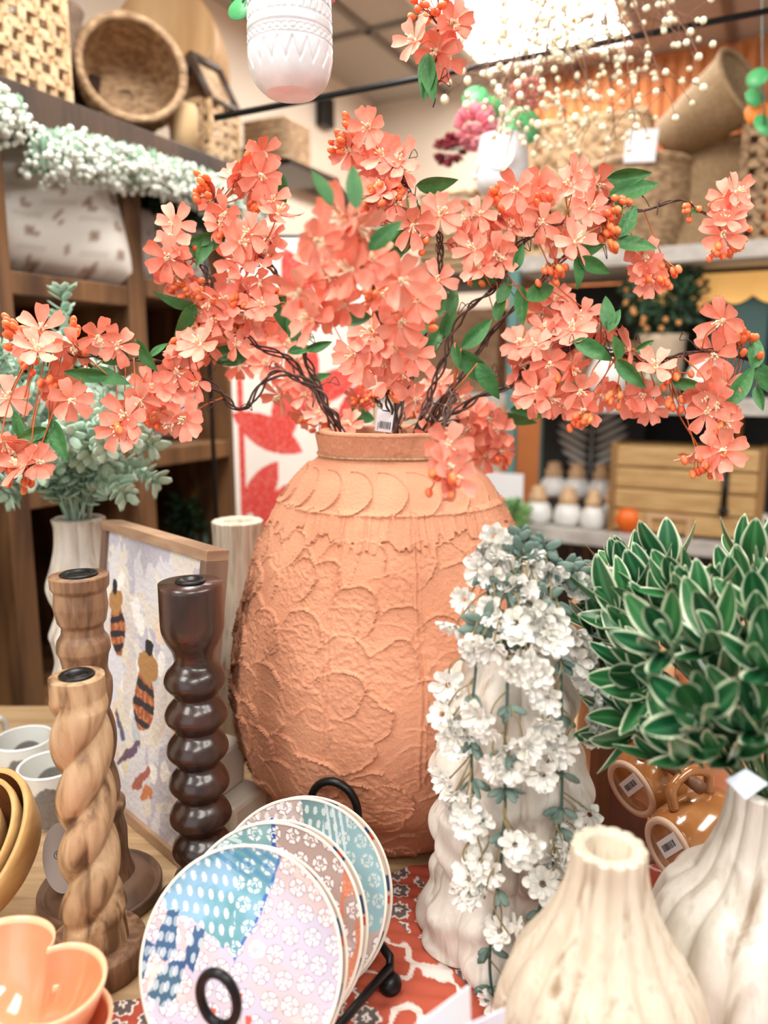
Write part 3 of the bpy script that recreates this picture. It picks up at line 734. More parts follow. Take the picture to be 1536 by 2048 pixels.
# front pale spiral
prf = [(.033, .030), (.031, .045), (.0285, .06), (.0265, .1), (.0255, .15), (.025, .2), (.0255, .25), (.0265, .28), (.0262, .305), (.0262, .320)]
spiral_stick('short pale mango wood barley-twist candlestick, nearest the orange bowl', (-.301, .72, 0), prf, M_mango2, M_mango, .0262, .32,
             [(.046, 0), (.050, .002), (.050, .027), (.048, .030), (.036, .031), (.001, .032)], 2, -52, .20, .055, .30)
# rear taller one with turned cup
zt = SY(157, 1150, .826).z
prf = [(.040, .030), (.036, .042), (.033, .06), (.034, .085), (.030, .105), (.034, .115), (.034, .122), (.026, .128), (.025, .16), (.025, .2), (.0245, .24), (.024, zt - .105), (.026, zt - .092), (.029, zt - .085), (.0285, zt - .078), (.0275, zt - .073), (.023, zt - .066), (.022, zt - .058),
       (.026, zt - .052), (.029, zt - .035), (.0275, zt - .018), (.031, zt - .013), (.0315, zt)]
spiral_stick('tall brown twisted candlestick with a flared cup behind the pale one', (-.335, .826, 0), prf, M_mango, M_mangod, .031, zt,
             [(.064, 0), (.069, .003), (.0705, .016), (.069, .019), (.0655, .0185), (.0635, .014), (.061, .015), (.055, .026), (.046, .031), (.036, .033), (.001, .034)], 2, -48, .18, .125, zt - .11)
# dark bobbin
zt = SY(380, 1165, .80).z; xd = (SY(381, 1165, .80)).x
xs = []
zc = zt - .1; bob = [(.034, zt), (.034, zt - .03), (.0335, zt - .05), (.030, zt - .062), (.023, zt - .076), (.0215, zt - .088)]
z = zt - .088
while z > .055:
    bob += [(.030, z - .010), (.0335, z - .019), (.0325, z - .026), (.026, z - .034), (.0225, z - .040)]; z -= .040
bob += [(.026, .046), (.034, .036), (.036, .026)]
bob = smooth_prof(bob[::-1], 5)
t = thing('candlestick', 'glossy dark brown bobbin-turned candlestick before the bee painting', 'candlestick', (xd, .80, 0))
MB().lathe(bob, 72, lambda R, T, Z: R * (1 + .02 * np.sin(T * 2 + Z * 60) * (Z < zt - .09)), capt=True).build('turned_stem', M_ebony, t)
MB().lathe([(.050, 0), (.055, .004), (.054, .02), (.045, .026), (.001, .027)], 60).build('base', M_ebony, t)
zz1 = zt; MB().lathe([(.0145, zz1 - .002), (.0165, zz1 + .002), (.0145, zz1 + .004), (.0105, zz1 + .0035), (.0095, zz1 + .0012), (.001, zz1 + .0012)], 40, capb=False).build('candle_cup', M_black, t)
# oval tag behind the pale stick
tl = W(124, 1715, .885)
t = thing('oval_tag', 'grey oval price tag leaning on the twisted candlesticks, left side', 'tag', tl)
Mo = facing((-.05, -.85, .5), .3)
n = 40; vs = [Mo @ Vector((.022 * math.cos(a), .038 * math.sin(a), e)) for e in (-.0008, .0008) for a in np.linspace(0, 2 * math.pi, n, endpoint=False)]
MB().add(vs, [tuple(range(n))[::-1], tuple(range(n, 2 * n))] + [(i, (i + 1) % n, n + (i + 1) % n, n + i) for i in range(n)]).build('card', mat('grey_card', (176, 168, 164), rough=.6), t, False)
b = MB(); b.tube([Mo @ Vector((-.004 + .0042 * math.cos(a), .004 + .0042 * math.sin(a), .0012)) for a in np.linspace(0, 2 * math.pi, 20)], .0003, 4)
b.tube([Mo @ Vector((x_ * .001, y_ * .001, .0012)) for x_, y_ in ((-3, 6), (-5.5, 6), (-5.5, 4), (-3.5, 4), (-3.5, 2.4), (-5.5, 2.4))], .0003, 4)
b.tube([Mo @ Vector((x_ * .001, y_ * .001, .0012)) for x_, y_ in ((4, -16), (5, -4), (9, 4), (8, -8))], .0003, 4)
b.build('printed_mark', M_ink, t)
MB().tube([Mo @ Vector((.004, .034, 0)), Mo @ Vector((.012, .037, .003)), Mo @ Vector((.016, .032, 0)), Mo @ Vector((.02, .028, -.004))], .0014, 6).build('string', M_white, t)

# ---------------------------------------------------------------- bee painting in walnut frame
A0 = Vector((-.250, .872, 0)); dirp = Vector((-.70, .714, 0)).normalized(); PWd = .285
nrm = Vector((.714, .70, 0)).normalized()
HT = .405; lean = Vector((0, 0, 1)) * math.cos(.13) + nrm * math.sin(.13)
back_n = dirp.cross(lean).normalized()
if back_n.dot(nrm) < 0: back_n = -back_n
FM = Matrix((dirp, back_n, lean)).transposed()
t = thing('framed_painting', 'walnut framed painting of bees on white flowers, leaning back at an angle', 'picture', A0 + Vector((0, 0, .001)))
fw = .014; fd = .032
for nm, cx, cz, sx, sz in (('frame_bottom', PWd / 2, fw / 2, PWd, fw), ('frame_top', PWd / 2, HT - fw / 2, PWd, fw), ('frame_side', fw / 2, HT / 2, fw, HT - 2 * fw), ('frame_side', PWd - fw / 2, HT / 2, fw, HT - 2 * fw)):
    MB().box(FM @ Vector((cx, fd / 2, cz)), (sx, fd, sz), FM).build(nm, mat('walnut', (140, 114, 98), (108, 84, 70), .5, 5, (6, 6, .8) if 'side' in nm else (2, 2, 12), .08, wave=1) if 'side' in nm else mat('pale_walnut', (180, 148, 120), (152, 120, 94), .5, 6, (2, 2, 8), .08, wave=1), t, False, .001)
nu, nv = 220, 320
U, V = np.meshgrid(np.linspace(fw, PWd - fw, nu), np.linspace(fw, HT - fw, nv), indexing='ij')
u = (PWd - U) / PWd; v = V / HT       # u: 0 far-left in picture... 1 near right
wx = U + .012 * (fbm(U * 60, V * 60, 61) - .5) + .004 * (fbm(U * 300, V * 120, 66) - .5); wy = V + .012 * (fbm(U * 60 + 5, V * 60 + 5, 62) - .5)
col = np.ones(U.shape + (3,)) * np.array((222, 222, 230))
col = mix(col, (196, 194, 208), fbm(U * 25, V * 12, 63) > .55)
col = mix(col, (228, 222, 214), fbm(U * 18 + 3, V * 30, 64) > .58)
rs = np.random.RandomState(12)
cols = [(244, 242, 238), (236, 232, 222), (248, 246, 246), (238, 212, 190), (196, 204, 210), (250, 248, 244), (228, 220, 196)]
for k in range(70):
    cx, cy = rs.uniform(0, PWd), rs.uniform(.05, HT * .82); a = rs.uniform(.9, 2.2); L = rs.uniform(.012, .035); w = rs.uniform(.006, .013)
    dx, dy = wx - cx, wy - cy; uu = dx * math.cos(a) + dy * math.sin(a); vv = -dx * math.sin(a) + dy * math.cos(a)
    col = mix(col, cols[k % 7], ((uu / L) ** 2 + (vv / w) ** 2 < 1) * .92)
def bee(col, cx, cy, a, s):
    dx, dy = wx - cx, wy - cy; uu = (dx * math.cos(a) + dy * math.sin(a)) / s; vv = (-dx * math.sin(a) + dy * math.cos(a)) / s
    for ox, oy, ww, hh_ in ((.9, 1.2, 1.3, .5), (.9, -1.2, 1.3, .5)):
        col = mix(col, (216, 206, 200), (((uu + ox) / ww) ** 2 + ((vv - oy) / hh_) ** 2 < 1) * .8)
    body = ((uu + 1.0) / 1.3) ** 2 + (vv / .8) ** 2 < 1
    col = mix(col, (160, 84, 50), body); col = mix(col, (200, 130, 84), body & (fbm(U * 200, V * 200, 68) > .55)); col = mix(col, (40, 34, 44), body & (np.sin(uu * 9) > .1))
    col = mix(col, (176, 130, 80), ((uu - .3) / .6) ** 2 + (vv / .75) ** 2 < 1)
    col = mix(col, (30, 30, 40), ((uu - 1.0) / .35) ** 2 + (vv / .35) ** 2 < 1); return col
col = bee(col, PWd - .05, .285, 1.3, .030); col = bee(col, .135, .215, 1.65, .036)
for (cx, cy, a, L, w, c_) in ((.17, .09, -.7, .04, .006, (96, 70, 100)), (.13, .07, -.8, .03, .008, (170, 90, 70)), (.2, .12, .9, .025, .006, (90, 80, 110)), (.115, .055, -.6, .018, .008, (206, 120, 70))):
    dx, dy = wx - cx, wy - cy; uu = dx * math.cos(a) + dy * math.sin(a); vv = -dx * math.sin(a) + dy * math.cos(a)
    col = mix(col, c_, ((uu / L) ** 2 + (vv / w) ** 2 < 1) * .9)
Pp = np.stack([U, np.full_like(U, .006), V], -1) @ np.array(FM).T
MB().grid(Pp, col=col).build('painted_canvas', mat('canvas_paint', (220, 220, 224), rough=.55, vcol=True, bump=.3, bscale=120), t)
MB().box(FM @ Vector((PWd / 2, fd - .004, HT / 2)), (PWd - .01, .003, HT - .01), FM).build('backing', M_dark, t, False)

# ---------------------------------------------------------------- pale carved vases
M_wash = mat('whitewashed_wood', (216, 206, 194), (156, 132, 108), .6, 9, (4, 4, .8), .2, 60, lo=.3, hi=.75, wave=1, c3=(234, 228, 218))
M_pale = mat('pale_paulownia', (208, 194, 172), (156, 130, 102), .6, 16, (5, 5, .5), .2, 60, lo=.35, hi=.72, wave=1, c3=(222, 210, 190))
def fluted(name, label, loc, P, n, amp, m_, hole, fpow=1, twist=0, extra=None, cat='vase'):
    t = thing(name, label, cat, loc)
    P = np.array(smooth_prof(P, 8))
    sg = np.r_[0, np.cumsum(np.hypot(np.diff(P[:, 0]), np.diff(P[:, 1])))]; q = np.linspace(0, sg[-1], 240)
    R = np.interp(q, sg, P[:, 0]); Z = np.interp(q, sg, P[:, 1]); rt = R[-1]
    def rf(Rr, T, Zz):
        w = np.abs(np.sin(n / 2 * (T + twist * Zz))) ** fpow
        o = Rr * (1 - amp + amp * w)
        if extra: o = extra(o, T, Zz)
        return o
    top = [(rt * .96, Z[-1] + .002), (hole + .003, Z[-1] + .002), (hole, Z[-1] - .001), (hole * .98, Z[-1] - .09), (.001, Z[-1] - .092)]
    MB().lathe(list(zip(R, Z)), 260, rf).build('carved_body', m_, t)
    def rf2(Rr, T, Zz):
        k = np.clip((Rr - hole) / (rt - hole), 0, 1); return Rr * (1 - k * (amp - amp * np.abs(np.sin(n / 2 * (T + twist * Z[-1]))) ** fpow))
    MB().lathe([(rt, Z[-1])] + top, 260, rf2, capb=False).build('mouth', m_, t)
    return t
# front vase
vc = W(1218, 1705, .60); zc = vc.z
def petals(o, T, Z):
    s = .022; row = np.floor((Z) / s); ph = T * 14 / (2 * math.pi) + .5 * (row % 2)
    fx = np.abs(ph % 1 - .5) * 2; fz = (Z / s) % 1
    k = np.clip((zc * .52 - Z) / .03, 0, 1) * np.clip(Z / .01, 0, 1)
    e = np.abs(fz - fx ** 1.6 * .8)
    return o * (1 - .03 * k * np.exp(-(e / .14) ** 2))
pv = [(.040, 0), (.062, .006), (.082, .045), (.086, .09), (.074, .135), (.052, zc - .075), (.0375, zc - .045), (.0305, zc - .02), (.029, zc)]
fluted('carved_vase', 'pale wooden bottle vase with petal carving, nearest the camera', (vc.x, vc.y, .004), pv, 14, .13, M_pale, .0165, .6, extra=petals)
# right vase
vr = W(1525, 1585, .68); zr = vr.z
pv = [(.045, 0), (.075, .006), (.102, .05), (.105, .09), (.092, .135), (.064, zr - .085), (.049, zr - .05), (.043, zr - .02), (.042, zr)]
fluted('carved_vase', 'pale fluted gourd vase holding the variegated green plant', (vr.x + .015, vr.y, .004), pv, 16, .11, M_wash, .027, .6)
# wavy vase with the white flowers
WX, WY = .132, .758
pts = [(164, 1972), (166, 1925), (163, 1885), (150, 1835), (138, 1800), (147, 1762), (153, 1722), (148, 1685), (142, 1662), (154, 1630), (160, 1600), (154, 1560), (140, 1525), (130, 1497), (133, 1460), (138, 1425), (130, 1385), (112, 1345), (98, 1312), (90, 1285)]
pw = prof(pts, WY); z0 = pw[0][1]
zmax = pw[-1][1]; pw = [(r * 1.0, max(0, (z - z0) / (zmax - z0) * zmax)) for r, z in pw]
pw = [(pw[0][0] * .9, 0)] + [(r, max(.004, z)) for r, z in pw]
pm_ = sum(r for r, z in pw) / len(pw); pw = [(r * .965 + (r - pm_) * .25 * (z < .3), z) for r, z in pw]
def ogee(o, T, Z):
    k = np.cos(4 * (T + .35 * np.sin(Z * 2 * math.pi / .11))); return o * (1 + .09 * k * np.sin(Z * 2 * math.pi / .11 + 1))
fluted('wavy_vase', 'tall whitewashed wood vase of stacked wavy bulges under trailing white flowers', (WX, WY, .004), pw, 8, .15, M_wash, .035, .5, extra=ogee)
# sage vase (left background)
SX, SYy = SY(157, 1040, 1.24).x, 1.24
pts = [(70, 1500), (66, 1460), (60, 1430), (68, 1400), (72, 1360), (62, 1320), (66, 1285), (70, 1265), (56, 1225), (66, 1195), (70, 1169), (58, 1130), (50, 1095), (48, 1060), (52, 1040)]
ps = prof(pts, SYy); k0 = ps[0][1]; ps = [(.055, 0)] + [(r, max(.004, z)) for r, z in ps if z > .03]
fluted('gourd_vase', 'whitewashed wavy gourd vase holding the sage bush at left', (SX, SYy, .002), ps, 10, .09, M_wash, .025, .6)
# pale fluted vase behind the painting
FX = SY(475, 1045, 1.22).x; ztop = SY(475, 1045, 1.22).z
fluted('fluted_vase', 'pale fluted wooden vase between the painting and the terracotta vase', (FX, 1.22, .002), [(.05, 0), (.07, .01), (.074, .08), (.07, .16), (.055, ztop - .15), (.043, ztop - .09), (.040, ztop - .04), (.041, ztop)], 14, .08, M_pale, .022, .6)
# pale blocks
for lab, cc, sz_ in (('lower white stone block of the two behind the dark candlestick', (-.215, .985, .025), (.082, .075, .048)), ('upper white stone block stacked behind the dark candlestick', (-.228, .992, .083), (.05, .055, .066))):
    o = tag(MB().box((0, 0, 0), sz_, Matrix.Rotation(-.5, 3, 'Z')).build('stone_block', mat('white_stone', (234, 226, 212), (222, 210, 194), .6, 8), None, False, .007), lab, 'stone block'); o.location = cc
# ---------------------------------------------------------------- plates on black stand
def stamp(x, y, s, seed, ring=.3):
    gx = x / s; gy = y / (s * .9); iy = np.floor(gy); gx = gx + .5 * (iy % 2); ix = np.floor(gx)
    h = np.sin(ix * 12.9898 + iy * 78.233 + seed) * 43758.5453; h = h - np.floor(h)
    fx = gx - ix - .5 + (h - .5) * .15; fy = gy - iy - .5 + ((h * 7) % 1 - .5) * .15
    r = np.hypot(fx, fy); a = np.arctan2(fy, fx) + h * 6
    ringm = (np.abs(r - ring) < .085) & (np.abs(np.sin(a * 2.5)) > .35)
    inner = (np.abs(r - .12) < .035) & (np.sin(a + 1) > -.5)
    return ringm | inner, (np.abs(r - ring) < .13) & (h > 0)
def dots(x, y, s):
    gx = x / s; gy = y / (s * 1.35); gx = gx + .5 * (np.floor(gy) % 2)
    fx = gx % 1 - .5; fy = gy % 1 - .5
    return (fx / .25) ** 2 + (fy / .33) ** 2 < 1
def platecol(x, y, kind):
    n1 = fbm(x * 2 + 9, y * 2 + 9, 70 + kind); wx = x + .05 * (fbm(x * 7 + 9, y * 7 + 5, 80 + kind) - .5); wy = y + .05 * (fbm(x * 7 + 2, y * 7 + 1, 83 + kind) - .5)
    col = np.ones(x.shape + (3,)) * np.array((204, 186, 188))
    pal = {0: ((192, 188, 212), (234, 210, 200)), 1: ((176, 152, 142), (226, 200, 182)), 2: ((190, 170, 158), (232, 210, 192))}[kind % 3]
    st = fbm(x * 1.2 + 5 + y * 2.2, y * 1.0 + 4, 90 + kind)
    col = mix(col, pal[0], np.clip((st - .5) / .08, 0, 1) * .8); col = mix(col, pal[1], np.clip((.45 - st) / .08, 0, 1) * .8)
    s1, s1h = stamp(x, y, .215, kind)
    col = mix(col, (150, 128, 140), s1h * .55); col = mix(col, (250, 246, 244), s1 * .9)
    if kind == 0:
        P = [(-1.1, .42), (-.9, .62), (-.5, 1.1), (.3, 1.1), (.21, .85), (.1, .4), (-.08, -.04), (-.16, .1), (-.22, .06), (-.3, .14), (-.4, .14), (-.5, .22), (-.8, .3)]
        k = inpoly(wx, wy, P); g = fbm(x * 3, y * 3 + 3, 95)
        cb = mix(np.ones(x.shape + (3,)) * np.array((140, 184, 214)), (96, 152, 160), (g - .35) / .3)
        edge = k & ~inpoly(wx + .035, wy + .01, P); cb = mix(cb, (52, 96, 180), edge * .9)
        dd = dots(x + .25 * y, y, .105); s2, _ = stamp(x, y, .2, 4)
        lft = x < -.12 - .1 * y
        cb = mix(cb, (214, 226, 232), (dd & lft) | (s2 & ~lft)); stripe = (y > .68 - x * .25) & (np.sin((x * .5 + y) * 60) > 0)
        cb = mix(cb, (70, 130, 180), stripe * .6); col = np.where(k[..., None], cb, col)
        for Q in ([(-.82, .3), (-.72, .34), (-.7, .1), (-.68, -.05), (-.76, -.14), (-.9, -.05), (-.88, .1)], [(-.54, .2), (-.44, .18), (-.46, -.2), (-.6, -.1), (-.56, .05)], [(-.7, -.12), (-.56, -.1), (-.58, -.4), (-.7, -.52), (-.84, -.42), (-.8, -.25)], [(-1.0, .05), (-.9, -.02), (-.92, -.3), (-1.02, -.35)], [(-.86, -.6), (-.76, -.62), (-.8, -.8), (-.9, -.7)]):
            k = inpoly(wx, wy, Q); cq = np.ones(x.shape + (3,)) * np.array((62, 96, 120)); cq = mix(cq, (44, 84, 150), (y > -.2) * .4)
            cq = mix(cq, (176, 190, 200), dots(x, y, .1)); col = np.where(k[..., None], cq, col)
        k = (x < -.55) & (y < .32) & dots(x, y, .105); col = mix(col, (250, 244, 240), k * .5)
        for hx, hy in ((.02, -.3), (.15, -.48), (-.2, -.47), (.12, -.6), (.5, -.62), (-.25, -.72), (.3, -.85)):
            a = (wx - hx) / .035; b_ = (wy - hy) / .035; col = mix(col, (222, 86, 66), (a ** 2 + (b_ - .6 * np.abs(a)) ** 2) < 1)
    elif kind == 1:
        P = [(-1.1, .0), (-1, 1.1), (-.1, 1.1), (-.1, .9), (.0, .2), (-.3, .1), (-.6, -.1)]
        k = inpoly(wx, wy, P); cb = mix(np.ones(x.shape + (3,)) * np.array((120, 164, 168)), (160, 200, 206), fbm(x * 4, y * 3, 97) * 1.4 - .3)
        edge = k & ~inpoly(wx + .05, wy, P); cb = mix(cb, (46, 84, 170), edge * .9); s2, _ = stamp(x, y, .21, 1)
        cb = mix(cb, (226, 236, 238), s2); cb = mix(cb, (220, 236, 240), ((x < -.45) & (np.sin((y + x * .2) * 70) > .2)) * .8); col = np.where(k[..., None], cb, col)
        col = mix(col, (222, 130, 96), ((x > .7) & (fbm(x * 5, y * 3, 98) > .5)) * .8)
    elif kind == 2:
        P = [(-.15, 1.1), (-.05, .5), (-.1, .0), (.2, -.25), (.6, -.3), (1.1, -.1), (1.1, .6), (.5, 1.1)]
        k = inpoly(wx, wy, P); cb = mix(np.ones(x.shape + (3,)) * np.array((96, 128, 126)), (150, 186, 196), np.clip(.5 + (x - .1) * 1.0, 0, 1))
        s2, _ = stamp(x, y, .2, 2); lft = x < .35
        cb = mix(cb, (206, 216, 214), (dots(x, y, .1) & lft) | (s2 & ~lft)); cb = mix(cb, (222, 232, 236), ((x > .15) & (x < .45) & (y > .3) & (np.sin((x + y * .25) * 80) > .2)) * .8)
        edge = k & ~inpoly(wx, wy + .06, P); cb = mix(cb, (40, 74, 140), edge * .85); col = np.where(k[..., None], cb, col)
        for Q in ([(-.75, .5), (-.45, .75), (-.42, .62), (-.7, .4)], [(-.45, .55), (-.1, .6), (-.12, .5), (-.3, .42), (-.45, .45)]):
            k = inpoly(wx, wy, Q); col = np.where(k[..., None], mix(np.ones(x.shape + (3,)) * np.array((50, 100, 180)), (200, 216, 232), dots(x, y, .1)), col)
        col = mix(col, (250, 246, 246), ((x < -.1) & (y > .55) & dots(x, y, .1)) * .7)
    else:
        col = np.ones(x.shape + (3,)) * np.array((238, 222, 206)); col = mix(col, (170, 148, 130), np.clip((st - .5) / .1, 0, 1) * .6)
        a = np.arctan2(y, x); r = np.hypot(x, y)
        col = mix(col, (52, 88, 132), (r > .86) & (np.sin(a * 11 + kind) > .55)); col = mix(col, (214, 92, 66), (r > .88) & (np.sin(a * 9 + 2 + kind) > .93))
    return col
M_plate = mat('glazed_stoneware', (236, 222, 222), rough=.22, coat=.22, vcol=True)
n_pl = Vector((-.22, -.82, .52)).normalized()
zax = n_pl; yax = (Vector((0, 0, 1)) - zax * zax.z).normalized(); xax = yax.cross(zax)
MPL = Matrix((xax, yax, zax)).transposed()
plates = [(485, 1920, .70, 0, 'front-most round plate with blue dotted patch and pink flower stamps'), (499, 1916, .712, 3, 'cream plate edge directly behind the front-most patterned plate'),
          (540, 1855, .757, 1, 'third plate with teal corner and tan flower stamps'), (553, 1848, .768, 4, 'cream plate with red hearts behind the third plate'),
          (598, 1792, .806, 2, 'dotted teal and brown plate near the back loop of the stand'), (611, 1786, .818, 5, 'rearmost cream plate with dark blue marks on its rim')]
PR = .096
for px, py, d, kind, lab in plates:
    c = W(px, py, d)
    t = thing('salad_plate', lab, 'plate', c, group=None); t.rotation_euler = MPL.to_euler()
    nr_, na = (150, 520) if kind < 3 else (60, 300)
    r = np.linspace(0.002, 1, nr_); a = np.arange(na) / na * 2 * math.pi
    Rg, Ag = np.meshgrid(r, a, indexing='ij')
    x, y = Rg * np.cos(Ag), Rg * np.sin(Ag); lift = .010 * np.clip((Rg - .62) / .38, 0, 1) ** 1.6
    G = np.stack([x * PR * (1 + .006 * np.sin(Ag * 3)), y * PR, lift], -1)
    b = MB().grid(G, cv=True, col=platecol(x, y, kind)); b.build('glazed_face', M_plate, t)
    MB().lathe([(.03, -.004), (.055, -.004), (.057, -.001), (PR * .75, .0005), (PR * .98, .0068), (PR * 1.003, .0085), (PR * 1.004, .0105), (PR * .99, .0106), (PR * .975, .0098)], 140).build('underside', mat('cream_stoneware', (240, 230, 216), rough=.3, coat=.3), t)
# stand
c0 = W(485, 1920, .70); c1 = W(611, 1786, .818); ax = Vector((c1.x - c0.x, c1.y - c0.y, 0)).normalized(); sd_ = Vector((ax.y, -ax.x, 0))
so = Vector((c0.x, c0.y, 0))
t = thing('plate_stand', 'black iron plate rack with looped ends holding six plates', 'plate rack', so)
fr = W(437, 1998, .615) - so; bk = W(668, 1618, .895) - so
def loop(c, r, rz, n=40, tr=.0052):
    return [c + sd_ * (r * math.cos(a)) + Vector((0, 0, 1)) * (rz * math.sin(a)) for a in np.linspace(-math.pi / 2, 1.5 * math.pi, n)]
lp = loop(fr, .017, .023); MB().tube(lp, .0042, 10).build('front_loop', M_black, t)
lb = loop(bk, .030, .034); MB().tube(lb, .0048, 10).build('back_loop', M_black, t)
f0 = fr - Vector((0, 0, .023)); b0 = bk - Vector((0, 0, .034))
base_f = Vector((f0.x, f0.y, .018)) + ax * .0; base_b = Vector((b0.x, b0.y, .018))
MB().tube([f0, base_f], .0042, 8).build('front_post', M_black, t)
MB().tube([b0, base_b], .0045, 8).build('back_post', M_black, t)
for s_ in (-1, 1):
    p_ = [base_f + ax * 0, base_f + sd_ * s_ * .03 + ax * .02, base_b + sd_ * s_ * .045 - ax * .03, base_b]
    MB().tube(spline(p_, 8), .004, 8).build('side_rail', M_black, t)
    for q, e in ((base_f, -1), (base_b, 1)):
        foot = Vector((q.x, q.y, 0)) + sd_ * s_ * .055 + Vector((0, 0, .010)); 
        f_ = MB().tube([q, (q + foot) / 2 + Vector((0, 0, .004)), foot], .0038, 8).build('leg', M_black, t)
        MB().blob(foot + Vector((0, 0, .0)), (.011, .011, .010), 16, 10).build('foot', M_black, f_)
ft = SZ(780, 1968, .012) - so
f_ = MB().tube([base_b + sd_ * .04 - ax * .03, ft + Vector((0, 0, .03)), ft], .0045, 8).build('leg', M_black, t); MB().blob(ft, (.012, .012, .012), 16, 10).build('foot', M_black, f_)
MB().tube([ft + Vector((-.0, 0, .02)), base_f + sd_ * .03], .0045, 8).build('side_rail', M_black, t)

# ---------------------------------------------------------------- orange lobed bowls
def lobed(label, c, R, h, tilt, rz):
    t = thing('lobed_bowl', label, 'bowl', c, tilt)
    n = 260; T = np.arange(n) / n * 2 * math.pi; prof_ = []
    zz = [0, 0, .1, .25, .5, .75, .95, 1.0, 1.0, .94, .7, .45, .25, .18, .16]; rrr = [.05, .42, .5, .66, .83, .93, .99, 1.0, .965, .95, .88, .77, .62, .4, .01]
    G = np.zeros((len(zz), n, 3))
    lob = .60 + .42 * np.abs(np.cos(2 * (T - rz))) ** .55
    for i, (z, r) in enumerate(zip(zz, rrr)):
        k = min(1, r * 1.05) ; sh = 1 * (1 - k) * .8 + lob * k
        G[i, :, 0] = R * r * sh * np.cos(T); G[i, :, 1] = R * r * sh * np.sin(T); G[i, :, 2] = h * z
    b = MB().grid(G[:7, ::-1], cv=True); b.f.append(tuple(range(n))); b.build('outer_wall', mat('coral_glaze_outside', (232, 146, 106), (240, 164, 124), .2, 12, coat=.6), t)
    MB().grid(G[6:10, ::-1], cv=True).build('rim', mat('pale_rim_glaze', (250, 190, 150), rough=.2, coat=.5), t)
    b = MB().grid(G[9:, ::-1], cv=True); b.build('inner_glaze', mat('coral_glaze_inside', (250, 138, 92), (246, 160, 126), .12, 10, coat=.8), t)
cb_ = W(-62, 1990, .60); cb_.z = 0
Rb = .092
lobed('upper coral orange clover-shaped bowl at the bottom left corner', (cb_.x, cb_.y + .02, .036), Rb, .085, (0, 0, 0), math.radians(14))
lobed('lower coral orange clover-shaped bowl nested under the first', (cb_.x + .004, cb_.y + .016, .002), Rb * 1.0, .085, (0, 0, 0), math.radians(14))
o = tag(MB().box((0, 0, .0), (.02, .0008, .03), Matrix.Rotation(.6, 3, 'Y')).build('paper_tag', M_white, None, False), 'tip of a white paper tag behind the coral bowls', 'tag'); o.location = SZ(96, 1915, .018)

# ---------------------------------------------------------------- nested wooden bowls
nb = Vector((-.42, -.52, .74)).normalized(); Mn = facing(nb)
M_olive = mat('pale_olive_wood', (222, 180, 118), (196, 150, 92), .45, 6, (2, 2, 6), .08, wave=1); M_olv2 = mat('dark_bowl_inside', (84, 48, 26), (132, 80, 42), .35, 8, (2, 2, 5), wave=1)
for k, (R, lab) in enumerate(((.092, 'largest pale wooden bowl of the nest at the left edge'), (.079, 'middle wooden bowl of the nest at the left edge'), (.060, 'smallest wooden bowl inside the nest at the left edge'))):
    c = W(-62, 1722, .83) + nb * (.004 * k) + Vector((0, 0, .001))
    c = c + Vector((-.012, 0, .012))
    t = thing('wooden_bowl', lab, 'bowl', c)
    d = R * .72
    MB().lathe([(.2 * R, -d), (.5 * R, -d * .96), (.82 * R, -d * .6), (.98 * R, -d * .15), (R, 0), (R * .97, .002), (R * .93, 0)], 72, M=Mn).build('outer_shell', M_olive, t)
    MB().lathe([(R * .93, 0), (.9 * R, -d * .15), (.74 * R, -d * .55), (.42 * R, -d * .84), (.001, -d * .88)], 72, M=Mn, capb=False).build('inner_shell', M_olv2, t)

# ---------------------------------------------------------------- white mugs
M_mug = mat('speckled_white_glaze', (232, 234, 228), rough=.15, coat=.6, vcol=True)
def mug(label, loc, rz, r=.043, h=.078):
    so_ = (5.0 - rz) % (2 * math.pi); si_ = (1.9 - rz) % (2 * math.pi)
    t = thing('white_mug', label, 'mug', loc, (0, 0, rz))
    zz = np.linspace(0, 1, 60); n = 160; T = np.arange(n) / n * 2 * math.pi
    def colr(T, Z, ins):
        base = np.ones(T.shape + (3,)) * np.array((234, 236, 232))
        base = mix(base, (200, 182, 150), np.clip((.25 - Z) * 2 + (fbm(T * 3, Z * 3, 5) - .5), 0, .6))
        dx = ((T - so_ + math.pi) % (2 * math.pi) - math.pi); q = (dx / .62) ** 2 + ((Z - .42) / .42) ** 2 + .5 * (fbm(T * 6, Z * 8, 6) - .5)
        if ins:
            dx = ((T - si_ + math.pi) % (2 * math.pi) - math.pi); q = (dx / .7) ** 2 + ((Z - .35) / .35) ** 2
        return mix(base, (112, 108, 108), np.clip((1 - q) / .12, 0, 1) * (.75 + .25 * fbm(T * 20, Z * 20, 7)))
    TT, ZZ = np.meshgrid(T, zz, indexing='xy'); Ro = r * (.84 + .16 * np.clip(ZZ / .5, 0, 1) ** .6)
    b = MB().grid(np.stack([Ro * np.cos(TT), Ro * np.sin(TT), ZZ * h], -1)[:, ::-1], cv=True, col=colr(TT, ZZ, 0)[:, ::-1]); b.build('outer_wall', M_mug, t)
    Ri = Ro - .004; zi = .006 / h + ZZ * (1 - .006 / h)
    b = MB().grid(np.stack([Ri * np.cos(TT), Ri * np.sin(TT), zi * h], -1), cv=True, col=colr(TT, ZZ, 1)); b.f.append(tuple(range(n))[::-1]); b.build('inner_wall', M_mug, t)
    ring = [((r - .002) * math.cos(a), (r - .002) * math.sin(a), h) for a in np.linspace(0, 2 * math.pi, 61)]
    MB().tube(ring, .0024, 8, col=(238, 240, 238)).build('rim', M_mug, t)
    MB().tube(spline([(r * .9, 0, h * .85), (r + .022, 0, h * .82), (r + .030, 0, h * .5), (r + .014, 0, h * .14), (r * .84, 0, h * .12)], 8), .0062, 10, col=(238, 236, 230)).build('handle', M_mug, t)
mug('white mug with grey spot, nearest the candlesticks, handle to the right', (-.462, .995, .001), -.35)
